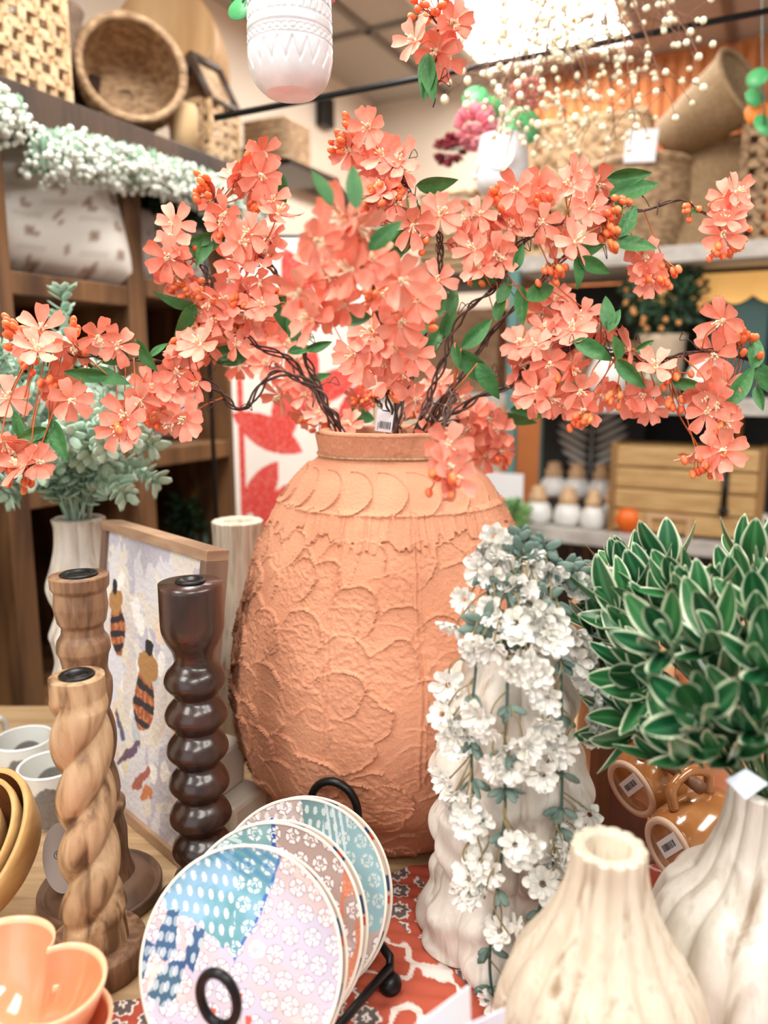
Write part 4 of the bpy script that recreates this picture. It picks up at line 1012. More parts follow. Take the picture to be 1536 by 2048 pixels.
mug('white mug with grey inside spot, behind the nearest mug', (-.535, 1.075, .001), -.1)
mug('white mug mostly cut off by the left picture edge', (-.566, .935, .001), 2.5)
mug('rear white mug behind the other mugs', (-.64, 1.11, .001), 1.2)

# ---------------------------------------------------------------- amber mugs on mug tree
M_amber = mat('amber_glaze', (140, 86, 44), (186, 132, 78), .14, 14, coat=.8, c3=(166, 108, 58))
M_foot = mat('bisque_foot', (222, 192, 166), rough=.7); M_amberd = mat('amber_recess', (176, 112, 50), rough=.3)
tx = SZ(1200, 1640)
MT = Vector((.335, .93, 0))
t = thing('mug_tree', 'dark wooden mug rack with pegs behind the white flowers', 'mug rack', MT)
MB().box((-.03, .0, .16), (.06, .05, .32), Matrix.Rotation(.3, 3, 'Z')).build('post', mat('brown_walnut', (92, 58, 38), (124, 82, 54), .45, 4, (4, 4, .8), wave=1), t, False, .003)
MB().box((-.03, .0, .006), (.13, .11, .012), Matrix.Rotation(.3, 3, 'Z')).build('base', _m['brown_walnut'], t, False, .003)
def amber(label, px, py, d, axis, hang):
    c = W(px, py, d); axis = Vector(axis).normalized(); Ma = facing(axis)
    t = thing('amber_mug', label, 'mug', c); r = .042; h = .085
    MB().lathe([(r * .82, .0), (r * .9, .004), (r * 1.02, .02), (r * 1.08, .045), (r * 1.0, .07), (r * .96, h), (r * .90, h), (r * .95, .06), (r * .95, .02), (.001, .008)], 60, lambda R, T, Z: R * (1 + .012 * np.sin(T * 3 + Z * 50)), M=Ma).build('mug_body', M_amber, t)
    MB().lathe([(r * .86, .003), (r * .84, -.002), (r * .68, -.002), (r * .66, .001)], 48, M=Ma, capb=False).build('foot_ring', M_foot, t)
    MB().lathe([(.001, .0005), (r * .68, .0005)], 48, M=Ma, capb=False).build('base_recess', M_amberd, t)
    hz = (Vector(hang) - axis * Vector(hang).dot(axis)).normalized()
    pts = [hz * (r * .98) + axis * .068, hz * (r + .022) + axis * .070, hz * (r + .032) + axis * .045, hz * (r + .022) + axis * .018, hz * (r * .98) + axis * .016]
    MB().tube(spline(pts, 8), .006, 10).build('handle', M_amber, t)
    up = Vector((0, 0, 1)) - axis * axis.z; up.normalize(); sidev = up.cross(-axis)
    Ml = Matrix((sidev, up, -axis)).transposed() @ Matrix.Rotation(-.35, 3, 'Z')
    cl = -axis * .0022 + Ml @ Vector((0, .009, 0))
    st_ = MB().box(cl, (.040, .018, .0006), Ml @ Matrix.Rotation(1.2, 3, 'Z')).build('label_sticker', M_white, t, False)
    Mx = Ml @ Matrix.Rotation(1.2, 3, 'Z'); b = MB(); x = -.013
    while x < .013:
        w = RND.choice((.0005, .0008, .0012)); b.box(cl - axis * .0006 + Mx @ Vector((x, 0, 0)), (w, .007, .0002), Mx); x += w + RND.choice((.0009, .0014))
    b.build('barcode', M_ink, st_, False)
    return c, hz, axis
a1 = amber('amber glazed mug lying base outward, upper one by the mug rack', 1262, 1578, .93, (.72, .42, .20), (.3, .0, .9))
a2 = amber('amber glazed mug hanging by its handle beside the right carved vase', 1338, 1700, .85, (.80, .36, .12), (-.2, .1, 1))
for (c, hz, axis) in (a1, a2):
    p = c + hz * .066 + axis * .044 - MT; q = p + Vector((.02, -.02, .004))
    MB().tube([(-.03, 0, p.z - .01), p, p + (p - Vector((-.03, 0, p.z))).normalized() * .02], .0075, 12).build('peg', _m['brown_walnut'], t)
# kraft bottle with label behind
kb = Vector((.37, 1.05, 0))
t = thing('kraft_bottle', 'kraft wrapped cylinder with black barcode text behind the amber mugs', 'bottle', kb)
MB().lathe([(.040, 0), (.042, .004), (.042, .215), (.036, .225), (.02, .235), (.02, .26), (.001, .262)], 48).build('wrapper', mat('kraft_paper', (218, 178, 134), (206, 164, 120), .7, 30), t)
b = MB()
for k in range(14): 
    a = math.radians(245 + k * 3.6); b.box((.0425 * math.cos(a), .0425 * math.sin(a), .150), (RND.choice((.001, .0018)), .0006, .018), Matrix.Rotation(a + math.pi / 2, 3, 'Z'))
for j in range(7):
    for k in range(9):
        a = math.radians(245 + k * 6 ); b.box((.0425 * math.cos(a), .0425 * math.sin(a), .130 - j * .006), (.0036, .0006, .0012), Matrix.Rotation(a + math.pi / 2, 3, 'Z'))
b.build('printed_text', M_ink, t, False)
# peach pot and pale ball stand behind the variegated plant
t = thing('peach_jar', 'tall peach ceramic jar behind the variegated plant', 'jar', (.50, 1.04, .0))
MB().lathe(smooth_prof([(.05, 0), (.07, .02), (.082, .12), (.078, .22), (.05, .30), (.045, .32)], 5), 60, capt=True).build('jar_body', mat('peach_glaze', (226, 166, 124), (210, 144, 104), .35, 6, coat=.3), t)
MB().box((0, 0, .331), (.05, .03, .02), Matrix.Rotation(.4, 3, 'Z')).build('lid', M_dark, t, False)
t = thing('wood_finial', 'pale turned wooden ball stand left of the variegated plant', 'ornament', (.315, 1.12, 0))
MB().lathe(smooth_prof([(.045, 0), (.05, .01), (.02, .03), (.018, .2), (.03, .23), (.035, .26), (.028, .285), (.006, .297)], 5), 40).build('turned_body', _m['pale_beech'], t)
MB().lathe([(.03, .297), (.034, .30), (.03, .306), (.001, .308)], 30).build('cap', M_mid, t)

# white cards at the bottom
def card(label, P4, name='sign_card', m_=M_white):
    o = thing(name, label, 'card', sum(P4, Vector()) / 4); c = o.location.copy()
    n = (P4[1] - P4[0]).cross(P4[3] - P4[0]).normalized() * .0012
    MB().add([p - c for p in P4] + [p - c + n for p in P4], [(0, 1, 2, 3), (7, 6, 5, 4), (0, 4, 5, 1), (1, 5, 6, 2), (2, 6, 7, 3), (3, 7, 4, 0)]).build('card', m_, o, False)
    return o, c, n
ca = W(940, 1971, .56); cb2 = W(832, 2052, .50); 
dn = Vector((.02, -.0, -.16))
card('white sign card standing at the bottom edge between the plates and carved vase', [cb2, ca, Vector((ca.x + .01, ca.y + .02, .006)), Vector((cb2.x + .01, cb2.y + .02, .006))])
c3 = W(1010, 2018, .535); c4 = W(850, 2090, .49)
card('second white card just in front of the standing sign card', [c4, c3, Vector((c3.x, c3.y + .01, .006)), Vector((c4.x, c4.y + .01, .006))], m_=mat('cool_white_card', (226, 232, 246), rough=.5))
P4 = [W(1450, 1560, .60), W(1490, 1600, .595), W(1535, 1568, .60), W(1490, 1538, .61)]
card('white folded paper tag tucked in the mouth of the right vase', P4, 'paper_tag', _m['cool_white_card'])
# ---------------------------------------------------------------- coral flower sprays
M_petal = mat('coral_petal', (255, 176, 154), (250, 146, 122), .6, 60, sss=.25, detail=2)
M_stamen = mat('cream_stamen', (255, 240, 206), rough=.5)
M_leaf = mat('green_silk_leaf', (44, 106, 50), (84, 144, 78), .45, 22, bump=.2, bscale=150, sss=.08)
M_twig = mat('dark_brown_twig', (56, 34, 30), (84, 54, 42), .55, 30)
M_pedi = mat('rust_orange_stalk', (182, 92, 44), (206, 116, 62), .5, 30)
M_bud = mat('orange_bud', (242, 110, 66), (236, 152, 88), .35, 60, sss=.15)
def petal(b, L, w, a, rise, curl, notch=True, n=7, m=5, M=Matrix.Identity(3), off=Vector((0, 0, 0)), tipw=.86, cup=.12):
    G = np.zeros((n, m, 3)); ca, sa = math.cos(a), math.sin(a)
    for i in range(n):
        s = i / (n - 1); wid = w * (.22 + .95 * math.sin(min(1, s * 1.02) * math.pi * .62) ** 1.1) * (1 if s < .8 else 1 - (s - .8) * (1 - tipw) * 5)
        for j in range(m):
            v = (j / (m - 1) - .5) * 2
            ext = L * s * (1 - (.10 * (1 - abs(v)) if notch and s > .9 else 0) - .07 * v * v * s)
            z = rise * s + curl * s * s + cup * w * abs(v) ** 2
            x, y = .003 + ext, v * wid / 2
            p = M @ Vector((ca * x - sa * y, sa * x + ca * y, z)) + off
            G[i, j] = p
    b.grid(G)
def blossom_mesh(k):
    r_ = random.Random(k); b = MB(); np_ = 7 if k % 2 else 6; R = .0265
    for i in range(np_):
        petal(b, R * r_.uniform(.9, 1.1), R * .54, 2 * math.pi * i / np_ + r_.uniform(-.12, .12), R * r_.uniform(.0, .6), R * r_.uniform(-.4, .2))
    pm_ = b.mesh('blossom', M_petal)
    s = MB()
    for i in range(11):
        a = r_.uniform(0, 6.28); t_ = r_.uniform(.1, .55); L = R * r_.uniform(.4, .62)
        e = Vector((math.sin(t_) * math.cos(a), math.sin(t_) * math.sin(a), math.cos(t_))) * L
        s.tube([(0, 0, .001), e * .6, e], [.0006, .0006, .0012], 4)
    s.blob((0, 0, .001), (.0035, .0035, .002), 8, 4)
    return pm_, s.mesh('stamens', M_stamen)
BL = [blossom_mesh(k) for k in range(6)]
def leaf_mesh(L=.06, w=.024, fold=.25, bend=.2, n=12, m=7, name='leaf', m_=None, serr=0):
    G = np.zeros((n, m, 3))
    for i in range(n):
        s = i / (n - 1); wid = w * math.sin(s ** .8 * math.pi) ** .85 * (1 - .15 * s) + .0008
        for j in range(m):
            v = (j / (m - 1) - .5) * 2
            G[i, j] = (v * wid / 2, L * s, abs(v) * wid / 2 * fold - bend * L * s * s + .0012 * math.sin(s * 40 - abs(v) * 4) * (1 - abs(v)) * .35)
    return MB().grid(G).mesh(name, m_ or M_leaf)
LF = [leaf_mesh(.06, .025, .3, .15), leaf_mesh(.062, .028, .2, .35), leaf_mesh(.055, .022, .6, -.05)]
def bud_mesh(k):
    r_ = random.Random(50 + k); b = MB(); st = MB()
    for i in range(6):
        a = r_.uniform(0, 6.28); t_ = r_.uniform(.1, .9); L = r_.uniform(.014, .026)
        e = Vector((math.sin(t_) * math.cos(a), math.sin(t_) * math.sin(a), math.cos(t_))) * L
        b.blob(e, (.0036, .0036, .0056), 8, 6, M=None); st.tube([(0, 0, 0), e * .5 + Vector((0, 0, .002)), e * .92], .0007, 4)
    return b.mesh('bud_cluster', M_bud), st.mesh('bud_stalks', M_pedi)
BD = [bud_mesh(k) for k in range(3)]
RF = random.Random(11)
def spray(name, label, path, blooms, leaves=(), buds=(), dj=.03, scale=1.0, strands=4, nr=None, root=None):
    P = [W(*p) for p in path]; root = P[0]
    if root.z < .6 and abs(P[0].x) < .2 and P[0].z > .45 and path[0][1] > 820 and name == 'flower_spray':
        P = [Vector((VX + (P[0].x - VX) * .4, VY - .02, P[0].z - .15))] + P
    root = P[0]
    S = spline(P, 14); t = thing(name, label, 'flower spray', root, group='coral flower sprays')
    tw = MB()
    for k in range(strands):
        ph = RF.random() * 6; q = []
        for i, p in enumerate(S):
            e = min(1, i / 10) * (1 - .5 * i / len(S)); o = Vector((math.sin(i * .55 + ph), math.cos(i * .43 + ph * 2), math.sin(i * .37 + ph * 3))) * .0045 * e
            q.append(p - root + o)
        tw.tube(q, [.0017 - .0009 * i / len(S) for i in range(len(S))], 6)
    # tendrils
    for k in range(max(2, len(S) // 12)):
        i = RF.randrange(len(S) // 4, len(S)); p = S[i] - root; d = Vector((RF.gauss(0, 1), RF.gauss(0, 1), RF.gauss(0, 1))).normalized() * .03
        tw.tube(spline([p, p + d * .5 + Vector((0, 0, .006)), p + d, p + d * .8 + Vector((0, 0, .012)), p + d * .5 + Vector((0, 0, .004))], 5), .0006, 4)
    tw.build('twig', M_twig, t)
    st = MB()
    def near(pt):
        return min(range(len(S)), key=lambda i: (S[i] - pt).length)
    for bl in blooms:
        px, py = bl[0], bl[1]; c0_ = CP + ray(px, py)
        # depth taken from the closest part of the twig in view
        best = min(S, key=lambda q: ((q - CP).normalized() - (c0_ - CP).normalized()).length)
        d = (best - CP).dot(CF) + (bl[2] if len(bl) > 2 else RF.uniform(-dj, dj * .6))
        c = W(px, py, d); i = near(c); q = S[max(0, i - 3)]
        n = (CP - c).normalized() * 1.1 + Vector((RF.gauss(0, .62), RF.gauss(0, .35), RF.gauss(0, .62))) + (c - q).normalized() * .4
        n.normalize()
        k = RF.randrange(6); Mx = facing(n, RF.random() * 6); s_ = scale * RF.uniform(.78, 1.05)
        o = put(BL[k][0], 'blossom', t, c - root, Mx, s_); put(BL[k][1], 'stamens', o)
        mid = (c + q) / 2 + Vector((RF.gauss(0, .006), RF.gauss(0, .006), RF.gauss(0, .006)))
        st.tube(spline([q - root, mid - root, c - n * .010 - root, c - root], 5), .0009, 5)
        st.blob(c - n * .004 - root, (.0024, .0024, .0024), 6, 4)
    for (px, py, ang, Lp, *dd) in leaves:
        c0_ = CP + ray(px, py); best = min(S, key=lambda q: ((q - CP).normalized() - (c0_ - CP).normalized()).length)
        d = (best - CP).dot(CF) - .015 + (dd[0] if dd else 0); c = W(px, py, d); a = math.radians(ang)
        Y = (Vector((1, 0, 0)) * math.cos(a) + CU * math.sin(a) + CF * RF.uniform(-.25, .25)).normalized()
        Z = (CP - c).normalized() + Vector((RF.gauss(0, .3), RF.gauss(0, .3), RF.gauss(0, .3))); Z = (Z - Y * Z.dot(Y)).normalized()
        X = Y.cross(Z); Mx = Matrix((X, Y, Z)).transposed(); s_ = Lp / F * d / .06
        put(LF[RF.randrange(3)], 'leaf', t, c - root - Y * .03 * s_, Mx, s_)
        q = S[near(c)]; st.tube([q - root, c - root - Y * .03 * s_], .0008, 4)
    for bl in buds:
        px, py = bl[:2]; c0_ = CP + ray(px, py); best = min(S, key=lambda q: ((q - CP).normalized() - (c0_ - CP).normalized()).length)
        d = (best - CP).dot(CF) - .01; c = W(px, py, d); q = S[near(c)]; n = (c - q); n = (n.normalized() if n.length > .005 else Vector((0, 0, 1))) + (CP - c).normalized() * .5
        k = RF.randrange(3); Mx = facing(n, RF.random() * 6); cc = c - n.normalized() * .02
        o = put(BD[k][0], 'bud_cluster', t, cc - root, Mx, scale * 1.15); put(BD[k][1], 'bud_stalks', o)
        st.tube(spline([q - root, (q + cc) / 2 - root + Vector((0, .004, .004)), cc - root], 4), .0009, 5)
    if st.n: st.build('flower_stalks', M_pedi, t)
    return t
spray('flower_spray', 'coral spray reaching lowest and farthest left over the sage bush',
      [(690, 880, 1.03), (640, 790, 1.02), (560, 745, 1.0), (480, 815, .99), (410, 760, .97), (300, 720, .95), (190, 715, .93), (120, 700, .92), (60, 690, .92)],
      [(82, 660), (48, 690), (75, 700), (150, 690), (195, 672), (232, 692), (120, 780), (140, 800), (15, 795), (28, 905), (75, 925), (45, 935), (372, 705), (400, 690), (350, 745), (345, 780), (395, 765), (300, 775), (318, 812), (255, 835), (340, 838), (280, 800), (370, 840), (240, 860), (8, 880), (110, 760)],
      [(290, 712, -60, 75), (168, 745, 175, 90), (210, 750, -10, 80), (60, 870, 200, 75), (75, 910, -110, 90), (115, 880, -70, 90), (35, 845, 100, 60), (160, 790, -95, 50), (320, 700, 40, 50), (230, 720, 200, 60)],
      [(25, 650), (20, 665), (150, 660), (180, 680), (95, 765), (235, 855), (40, 960), (20, 930), (300, 830), (60, 720)])
spray('flower_spray', 'coral spray climbing to the upper left picture area',
      [(680, 875, 1.04), (630, 760, 1.03), (590, 650, 1.01), (560, 560, .99), (500, 500, .97), (450, 450, .96), (430, 400, .96)],
      [(430, 400), (452, 425), (440, 450), (478, 345), (500, 370), (525, 305), (520, 350), (470, 360), (555, 430), (500, 470), (515, 492), (480, 485), (535, 512), (520, 560), (475, 548), (510, 592), (495, 622), (525, 612), (540, 480), (505, 530), (470, 520), (500, 640), (548, 400)],
      [(560, 378, -80, 75), (385, 500, 70, 40), (590, 640, 80, 85), (560, 620, -75, 80), (605, 700, 10, 60), (640, 690, 20, 60)],
      [(400, 370), (415, 385), (445, 460), (500, 310), (510, 420), (480, 600), (560, 600), (470, 640)])
spray('flower_spray', 'coral spray arching out past the shelf upright at left',
      [(670, 872, 1.06), (600, 740, 1.05), (500, 680, 1.02), (440, 620, .99), (410, 540, .97), (370, 500, .96)],
      [(345, 480), (335, 515), (355, 550), (345, 560), (350, 450), (365, 520), (410, 620), (432, 640), (395, 655), (450, 605), (420, 600), (405, 680), (440, 665), (425, 700), (470, 690), (385, 720)],
      [(345, 607, 178, 85), (375, 640, -110, 75), (405, 505, -110, 85), (440, 470, 70, 60), (455, 705, 15, 75), (460, 720, 190, 70), (395, 480, 200, 70)],
      [(395, 575), (400, 590), (365, 580), (380, 490), (360, 690), (450, 640)])
spray('flower_spray', 'coral spray standing upright in the centre, tallest one',
      [(790, 868, 1.03), (830, 720, 1.02), (870, 580, 1.0), (880, 480, .98), (840, 420, .97), (800, 350, .96), (750, 300, .96)],
      [(738, 255), (715, 300), (765, 312), (795, 325), (805, 345), (745, 330), (775, 365), (790, 408), (765, 440), (745, 400), (770, 400), (880, 430), (825, 450), (700, 300), (860, 600), (875, 560), (760, 385), (810, 420)],
      [(872, 372, -5, 80), (828, 430, -75, 90), (800, 485, 30, 110), (770, 510, 190, 80), (760, 490, 160, 70), (850, 640, 70, 70), (880, 610, 60, 70), (905, 600, 80, 60), (830, 670, -60, 60)],
      [(690, 262), (700, 250), (680, 285), (755, 370), (800, 380), (740, 420), (845, 480)])
spray('flower_spray', 'large blurred coral spray leaning toward the camera in the centre',
      [(780, 870, 1.0), (775, 760, .88), (760, 640, .76), (730, 540, .68), (700, 440, .63)],
      [(690, 440), (640, 530), (600, 580), (650, 620), (705, 540), (720, 455), (630, 480), (625, 640), (765, 590), (800, 560), (835, 600), (800, 645), (670, 560), (690, 610), (745, 520), (760, 690), (730, 730), (790, 690), (825, 710), (780, 760), (745, 665), (805, 745), (710, 710), (770, 720)],
      [(640, 375, 120, 90), (708, 372, 95, 100), (700, 640, 185, 90), (770, 470, 40, 90)],
      [(740, 600), (790, 790), (600, 600), (850, 640)], dj=.02, scale=.92)
spray('flower_spray', 'coral spray with big open blooms over the upper right shelf',
      [(835, 868, 1.03), (880, 740, 1.02), (920, 640, 1.0), (990, 570, .98), (1040, 490, .96), (1110, 450, .95), (1190, 420, .95), (1240, 380, .95)],
      [(1140, 372, -.03), (1180, 392), (1195, 370), (1180, 420), (1048, 412), (1035, 380), (960, 430), (940, 440), (1000, 430), (1085, 445, -.02), (1150, 350), (975, 480), (990, 505), (950, 500), (1002, 520), (960, 535), (1150, 485), (1120, 480), (1075, 380), (930, 470), (1020, 460), (1205, 450)],
      [(1262, 350, 5, 95), (1268, 378, 12, 100), (1258, 440, 60, 80), (1272, 488, -8, 85), (1190, 532, -25, 75), (1160, 540, -80, 60), (1038, 512, 75, 60), (1010, 580, 60, 60), (1045, 615, -85, 85), (1085, 580, 35, 85), (1000, 610, 80, 70), (970, 560, 200, 60), (1238, 410, -70, 40)],
      [(985, 400), (1000, 395), (1230, 430), (1235, 410), (1220, 460), (1120, 540), (1105, 545), (1090, 400), (965, 560), (1225, 490)])
spray('flower_spray', 'slim coral spray crossing to the upper right corner flowers',
      [(845, 872, 1.06), (960, 700, 1.05), (1080, 560, 1.0), (1200, 470, .97), (1280, 420, .96), (1370, 405, .96), (1430, 440, .96)],
      [(1455, 400), (1450, 440), (1470, 385), (1445, 470), (1462, 425), (1290, 535), (1300, 555), (1285, 515), (1110, 600), (1085, 625), (1130, 640), (1200, 650), (1165, 630)],
      [(1395, 420, 20, 30), (1180, 500, 20, 70)],
      [(1465, 495), (1440, 500), (1480, 480), (1335, 540), (1325, 560), (1385, 415)])
spray('flower_spray', 'long coral spray stretching to the right edge at mid height',
      [(850, 875, 1.03), (930, 810, 1.02), (1020, 770, 1.0), (1080, 720, .98), (1180, 690, .96), (1250, 715, .95), (1330, 720, .94), (1410, 700, .93), (1520, 725, .93)],
      [(1040, 730), (1050, 765), (1070, 690), (1110, 682), (1100, 725), (1140, 695), (1142, 735), (1145, 660), (1060, 800), (1075, 785), (1160, 780), (1130, 805), (1100, 795), (1170, 820), (1245, 790), (1290, 725), (1312, 735), (1290, 790), (1300, 815), (1448, 640), (1445, 690), (1430, 710), (1410, 785), (1450, 770), (1435, 805), (1412, 825), (1445, 845), (1395, 905), (1425, 915), (1445, 900), (1040, 690), (1090, 660), (1200, 790), (1260, 700)],
      [(1188, 700, -25, 90), (1238, 690, 80, 65), (1215, 625, 95, 75), (1265, 750, -45, 90), (1380, 768, -12, 75), (1515, 700, 75, 80), (1485, 770, 60, 100), (1535, 760, -60, 80), (1290, 690, 30, 50), (1230, 640, 60, 60), (1520, 800, -80, 60)],
      [(1345, 760), (1330, 750), (1490, 690), (1485, 670), (1170, 840), (1155, 845), (1350, 800), (1440, 860), (1400, 930), (1430, 930), (1230, 790), (1120, 760)])
spray('flower_spray', 'blurred coral spray hanging behind the right side of the vase rim',
      [(880, 872, 1.10), (930, 840, 1.14), (970, 850, 1.17), (990, 890, 1.18)],
      [(960, 860), (935, 885), (985, 885), (950, 830), (995, 860), (970, 912), (940, 850), (920, 870), (1000, 900), (975, 840), (950, 900)],
      [(1060, 825, -10, 80), (1040, 840, -20, 70)], [(940, 920), (1000, 920)])
spray('flower_spray', 'blurred coral bloom hanging closest over the vase shoulder',
      [(850, 875, .98), (900, 790, .86), (905, 800, .76), (880, 860, .70), (880, 920, .68)],
      [(860, 868), (895, 890), (850, 900), (885, 930), (905, 955)],
      [(955, 665, 45, 95), (955, 740, -45, 110), (915, 715, -80, 60), (975, 760, -60, 80)],
      [(870, 950), (890, 965)], dj=.01, scale=.9)
spray('flower_spray', 'coral spray spreading low behind the left of the vase neck',
      [(665, 872, 1.10), (600, 780, 1.13), (540, 720, 1.15), (480, 690, 1.16)],
      [(520, 640), (545, 680), (500, 700), (570, 690), (590, 730), (610, 640), (560, 620), (530, 730), (580, 760), (610, 790), (640, 830), (480, 730), (610, 830), (560, 790)],
      [(600, 680, 20, 60), (640, 760, 20, 70)], [(620, 850), (500, 640)])
spray('flower_spray', 'small coral flowers clustered just above the vase mouth',
      [(800, 872, 1.08), (770, 820, 1.10), (740, 790, 1.10)],
      [(830, 800), (700, 850), (860, 780), (720, 800), (910, 800), (880, 770)],
      [(640, 560, 90, 80), (720, 830, 160, 60), (870, 680, 60, 70), (900, 640, 70, 80)], [(735, 790), (750, 800), (720, 800), (830, 830), (660, 850)])
spray('hanging_spray', 'single coral sprig with dark leaves hanging at the top centre',
      [(872, -160, .93), (868, -40, .93), (872, 40, .93), (868, 110, .93), (862, 170, .93), (868, 215, .93)],
      [(898, 58), (830, 82), (872, 100), (905, 45), (885, 115)],
      [(852, 160, -95, 100), (862, 170, -80, 90)], [(845, 25), (858, 12), (875, 20)], strands=1)
hook_top = W(872, -160, .93)
tag(MB().tube([hook_top, Vector((hook_top.x, hook_top.y, CEIL))], .0008, 5).build('hanging_thread', M_twine), 'thread the top centre coral sprig hangs from', 'thread')

# ---------------------------------------------------------------- white trailing flowers
M_wp = mat('ivory_petal', (255, 253, 248), (252, 249, 240), .7, 40, sss=0)
M_sage = mat('blue_green_leaf', (84, 108, 98), (120, 142, 130), .5, 40)
M_ostem = mat('olive_stalk', (150, 132, 92), rough=.6); M_gstem = mat('slate_green_stem', (74, 100, 90), rough=.5)
def wb(k):
    r_ = random.Random(80 + k); b = MB(); R = .0135
    for lay, (n, f, rise) in enumerate(((8, 1.0, .2), (7, .8, .6), (6, .6, .9), (4, .35, 1.2))):
        for i in range(n):
            petal(b, R * f * r_.uniform(.85, 1.15), R * .64 * f, 2 * math.pi * i / n + lay * .4 + r_.uniform(-.1, .1), R * rise * f, R * r_.uniform(-.15, .2), notch=False, n=5, m=4, cup=.35, tipw=.7)
    return b.mesh('blossom', M_wp)
WB = [wb(k) for k in range(4)]
root = Vector((WX, WY, zmax - .02))
t = thing('trailing_flowers', 'ivory artificial flowers with grey green leaves trailing down the wavy vase', 'flowers', root)
strands_ = [[(1010, 1290), (985, 1150), (975, 1200), (957, 1296), (945, 1410), (943, 1524), (948, 1600), (953, 1668)],
            [(1020, 1290), (1020, 1180), (1016, 1255), (1014, 1410), (1009, 1524), (1010, 1613), (999, 1749), (980, 1896), (985, 1990), (1002, 2060)],
            [(1030, 1290), (1090, 1150), (1110, 1182), (1121, 1319), (1123, 1456), (1124, 1592), (1119, 1640), (1103, 1733), (1070, 1842), (1027, 1940), (1005, 1985)],
            [(1035, 1290), (1120, 1150), (1173, 1196), (1187, 1273), (1201, 1355), (1212, 1410)],
            [(1020, 1290), (1060, 1130), (1010, 1090), (985, 1110)], [(1030, 1290), (1100, 1180), (1150, 1120), (1215, 1170)], [(1025, 1290), (1040, 1150), (1050, 1090), (1080, 1075)]]
def fy(px, py):
    base = .655 if py > 1380 else .655 + (1380 - py) / 300 * .06
    return base + min(.05, ((px - 1018) / 155) ** 2 * .05)
allp = []
for s_ in strands_:
    P = [root - Vector((0, 0, .03))] + [SY(px, py, fy(px, py) if i else WY - .02) for i, (px, py) in enumerate(s_)][1:]
    S = spline(P, 10); allp += S
    MB().tube([p - root for p in S], .0015, 6).build('trailing_stem', M_gstem, t)
    step = 8
    for i in range(6, len(S) - 1, step):
        lv = MB()
        tdir = (S[min(i + 1, len(S) - 1)] - S[i - 1]).normalized()
        for k in range(5):
            a = RF.uniform(0, 6.28); e = (Vector((math.cos(a), -abs(math.sin(a)) * .7, .0)) + tdir * RF.uniform(.1, 1.0)).normalized()
            Z = (CP - S[i]).normalized() + Vector((RF.gauss(0, .5), 0, RF.gauss(0, .5))); Z = (Z - e * Z.dot(e)).normalized(); X = e.cross(Z)
            Mx = Matrix((X, e, Z)).transposed(); L = RF.uniform(.013, .020)
            c = S[i] - root + e * L * .55
            lv.blob(c, (.0038, L * .5, .0012), 8, 5, M=Mx)
        lv.build('leaf_sprig', M_sage, t)
# leaf sprigs on top
for (px, py) in ((1050, 1080), (1085, 1100), (1040, 1110), (1150, 1145), (1165, 1155), (1130, 1140), (1000, 1180), (1020, 1175), (1060, 1220), (1190, 1180), (1090, 1200), (960, 1250), (970, 1240), (1195, 1290), (1230, 1300), (1030, 1085), (1110, 1130)):
    c0_ = SY(px, py, fy(px, py) - .008); lv = MB()
    for k in range(6):
        a = k / 6 * 6.28 + RF.random(); e = Vector((math.cos(a), -.35, math.sin(a))).normalized(); Z = (CP - c0_).normalized(); Z = (Z - e * Z.dot(e)).normalized()
        Mx = Matrix((e.cross(Z), e, Z)).transposed(); L = RF.uniform(.016, .024); lv.blob(c0_ - root + e * L * .5, (.0045, L * .5, .0014), 8, 5, M=Mx)
    lv.build('leaf_sprig', M_sage, t)
fl = [(990, 1072), (985, 1100), (1003, 1118), (968, 1098), (1000, 1095), (980, 1120), (962, 1140), (985, 1152), (930, 1198), (912, 1250), (1005, 1235), (1032, 1245), (985, 1222), (1065, 1132), (1055, 1115), (1050, 1186), (1040, 1168), (1062, 1205), (1100, 1142), (1148, 1160), (1160, 1172), (1085, 1210), (1213, 1162), (1218, 1196), (1198, 1180), (1072, 1238), (1102, 1240), (1092, 1262), (1105, 1282), (1138, 1276), (1152, 1268), (1085, 1270), (943, 1292), (955, 1300), (985, 1296), (1035, 1275), (1030, 1335), (1058, 1330), (1085, 1345), (1070, 1368), (1040, 1345), (1095, 1392), (1150, 1320), (1168, 1318), (1175, 1358), (1188, 1375), (1222, 1345), (1195, 1425), (1216, 1443), (1190, 1468), (897, 1370), (885, 1428), (902, 1450), (925, 1470), (912, 1490), (905, 1470), (960, 1432), (972, 1460), (1095, 1445), (1105, 1482), (1120, 1500), (1055, 1492), (990, 1535), (1012, 1500), (1022, 1535), (1085, 1548), (893, 1560), (912, 1590), (930, 1618), (915, 1605), (935, 1645), (955, 1640), (1030, 1690), (1058, 1692), (1042, 1705), (1180, 1628), (1146, 1656), (1165, 1690), (958, 1720), (940, 1758), (985, 1745), (932, 1785), (962, 1792), (1110, 1722), (1125, 1752), (1085, 1768), (1000, 1862), (1030, 1872), (985, 2002), (1003, 2036), (1130, 1700)]
st = MB()
for (px, py) in fl:
    c = SY(px, py, fy(px, py) - RF.uniform(.002, .016)); q = min(allp, key=lambda p: (p - (c + Vector((0, 0, .035)))).length)
    n = (CP - c).normalized() * .8 + Vector((RF.gauss(0, .4), RF.gauss(0, .3), RF.gauss(-.35, .35))); n.normalize()
    put(WB[RF.randrange(4)], 'blossom', t, c - root, facing(n, RF.random() * 6), RF.uniform(.85, 1.1))
    st.tube(spline([q - root, (q + c) / 2 - root + Vector((RF.gauss(0, .006), -.006, .008)), c - root - n * .004], 5), .0009, 5)
st.build('flower_stalks', M_ostem, t)

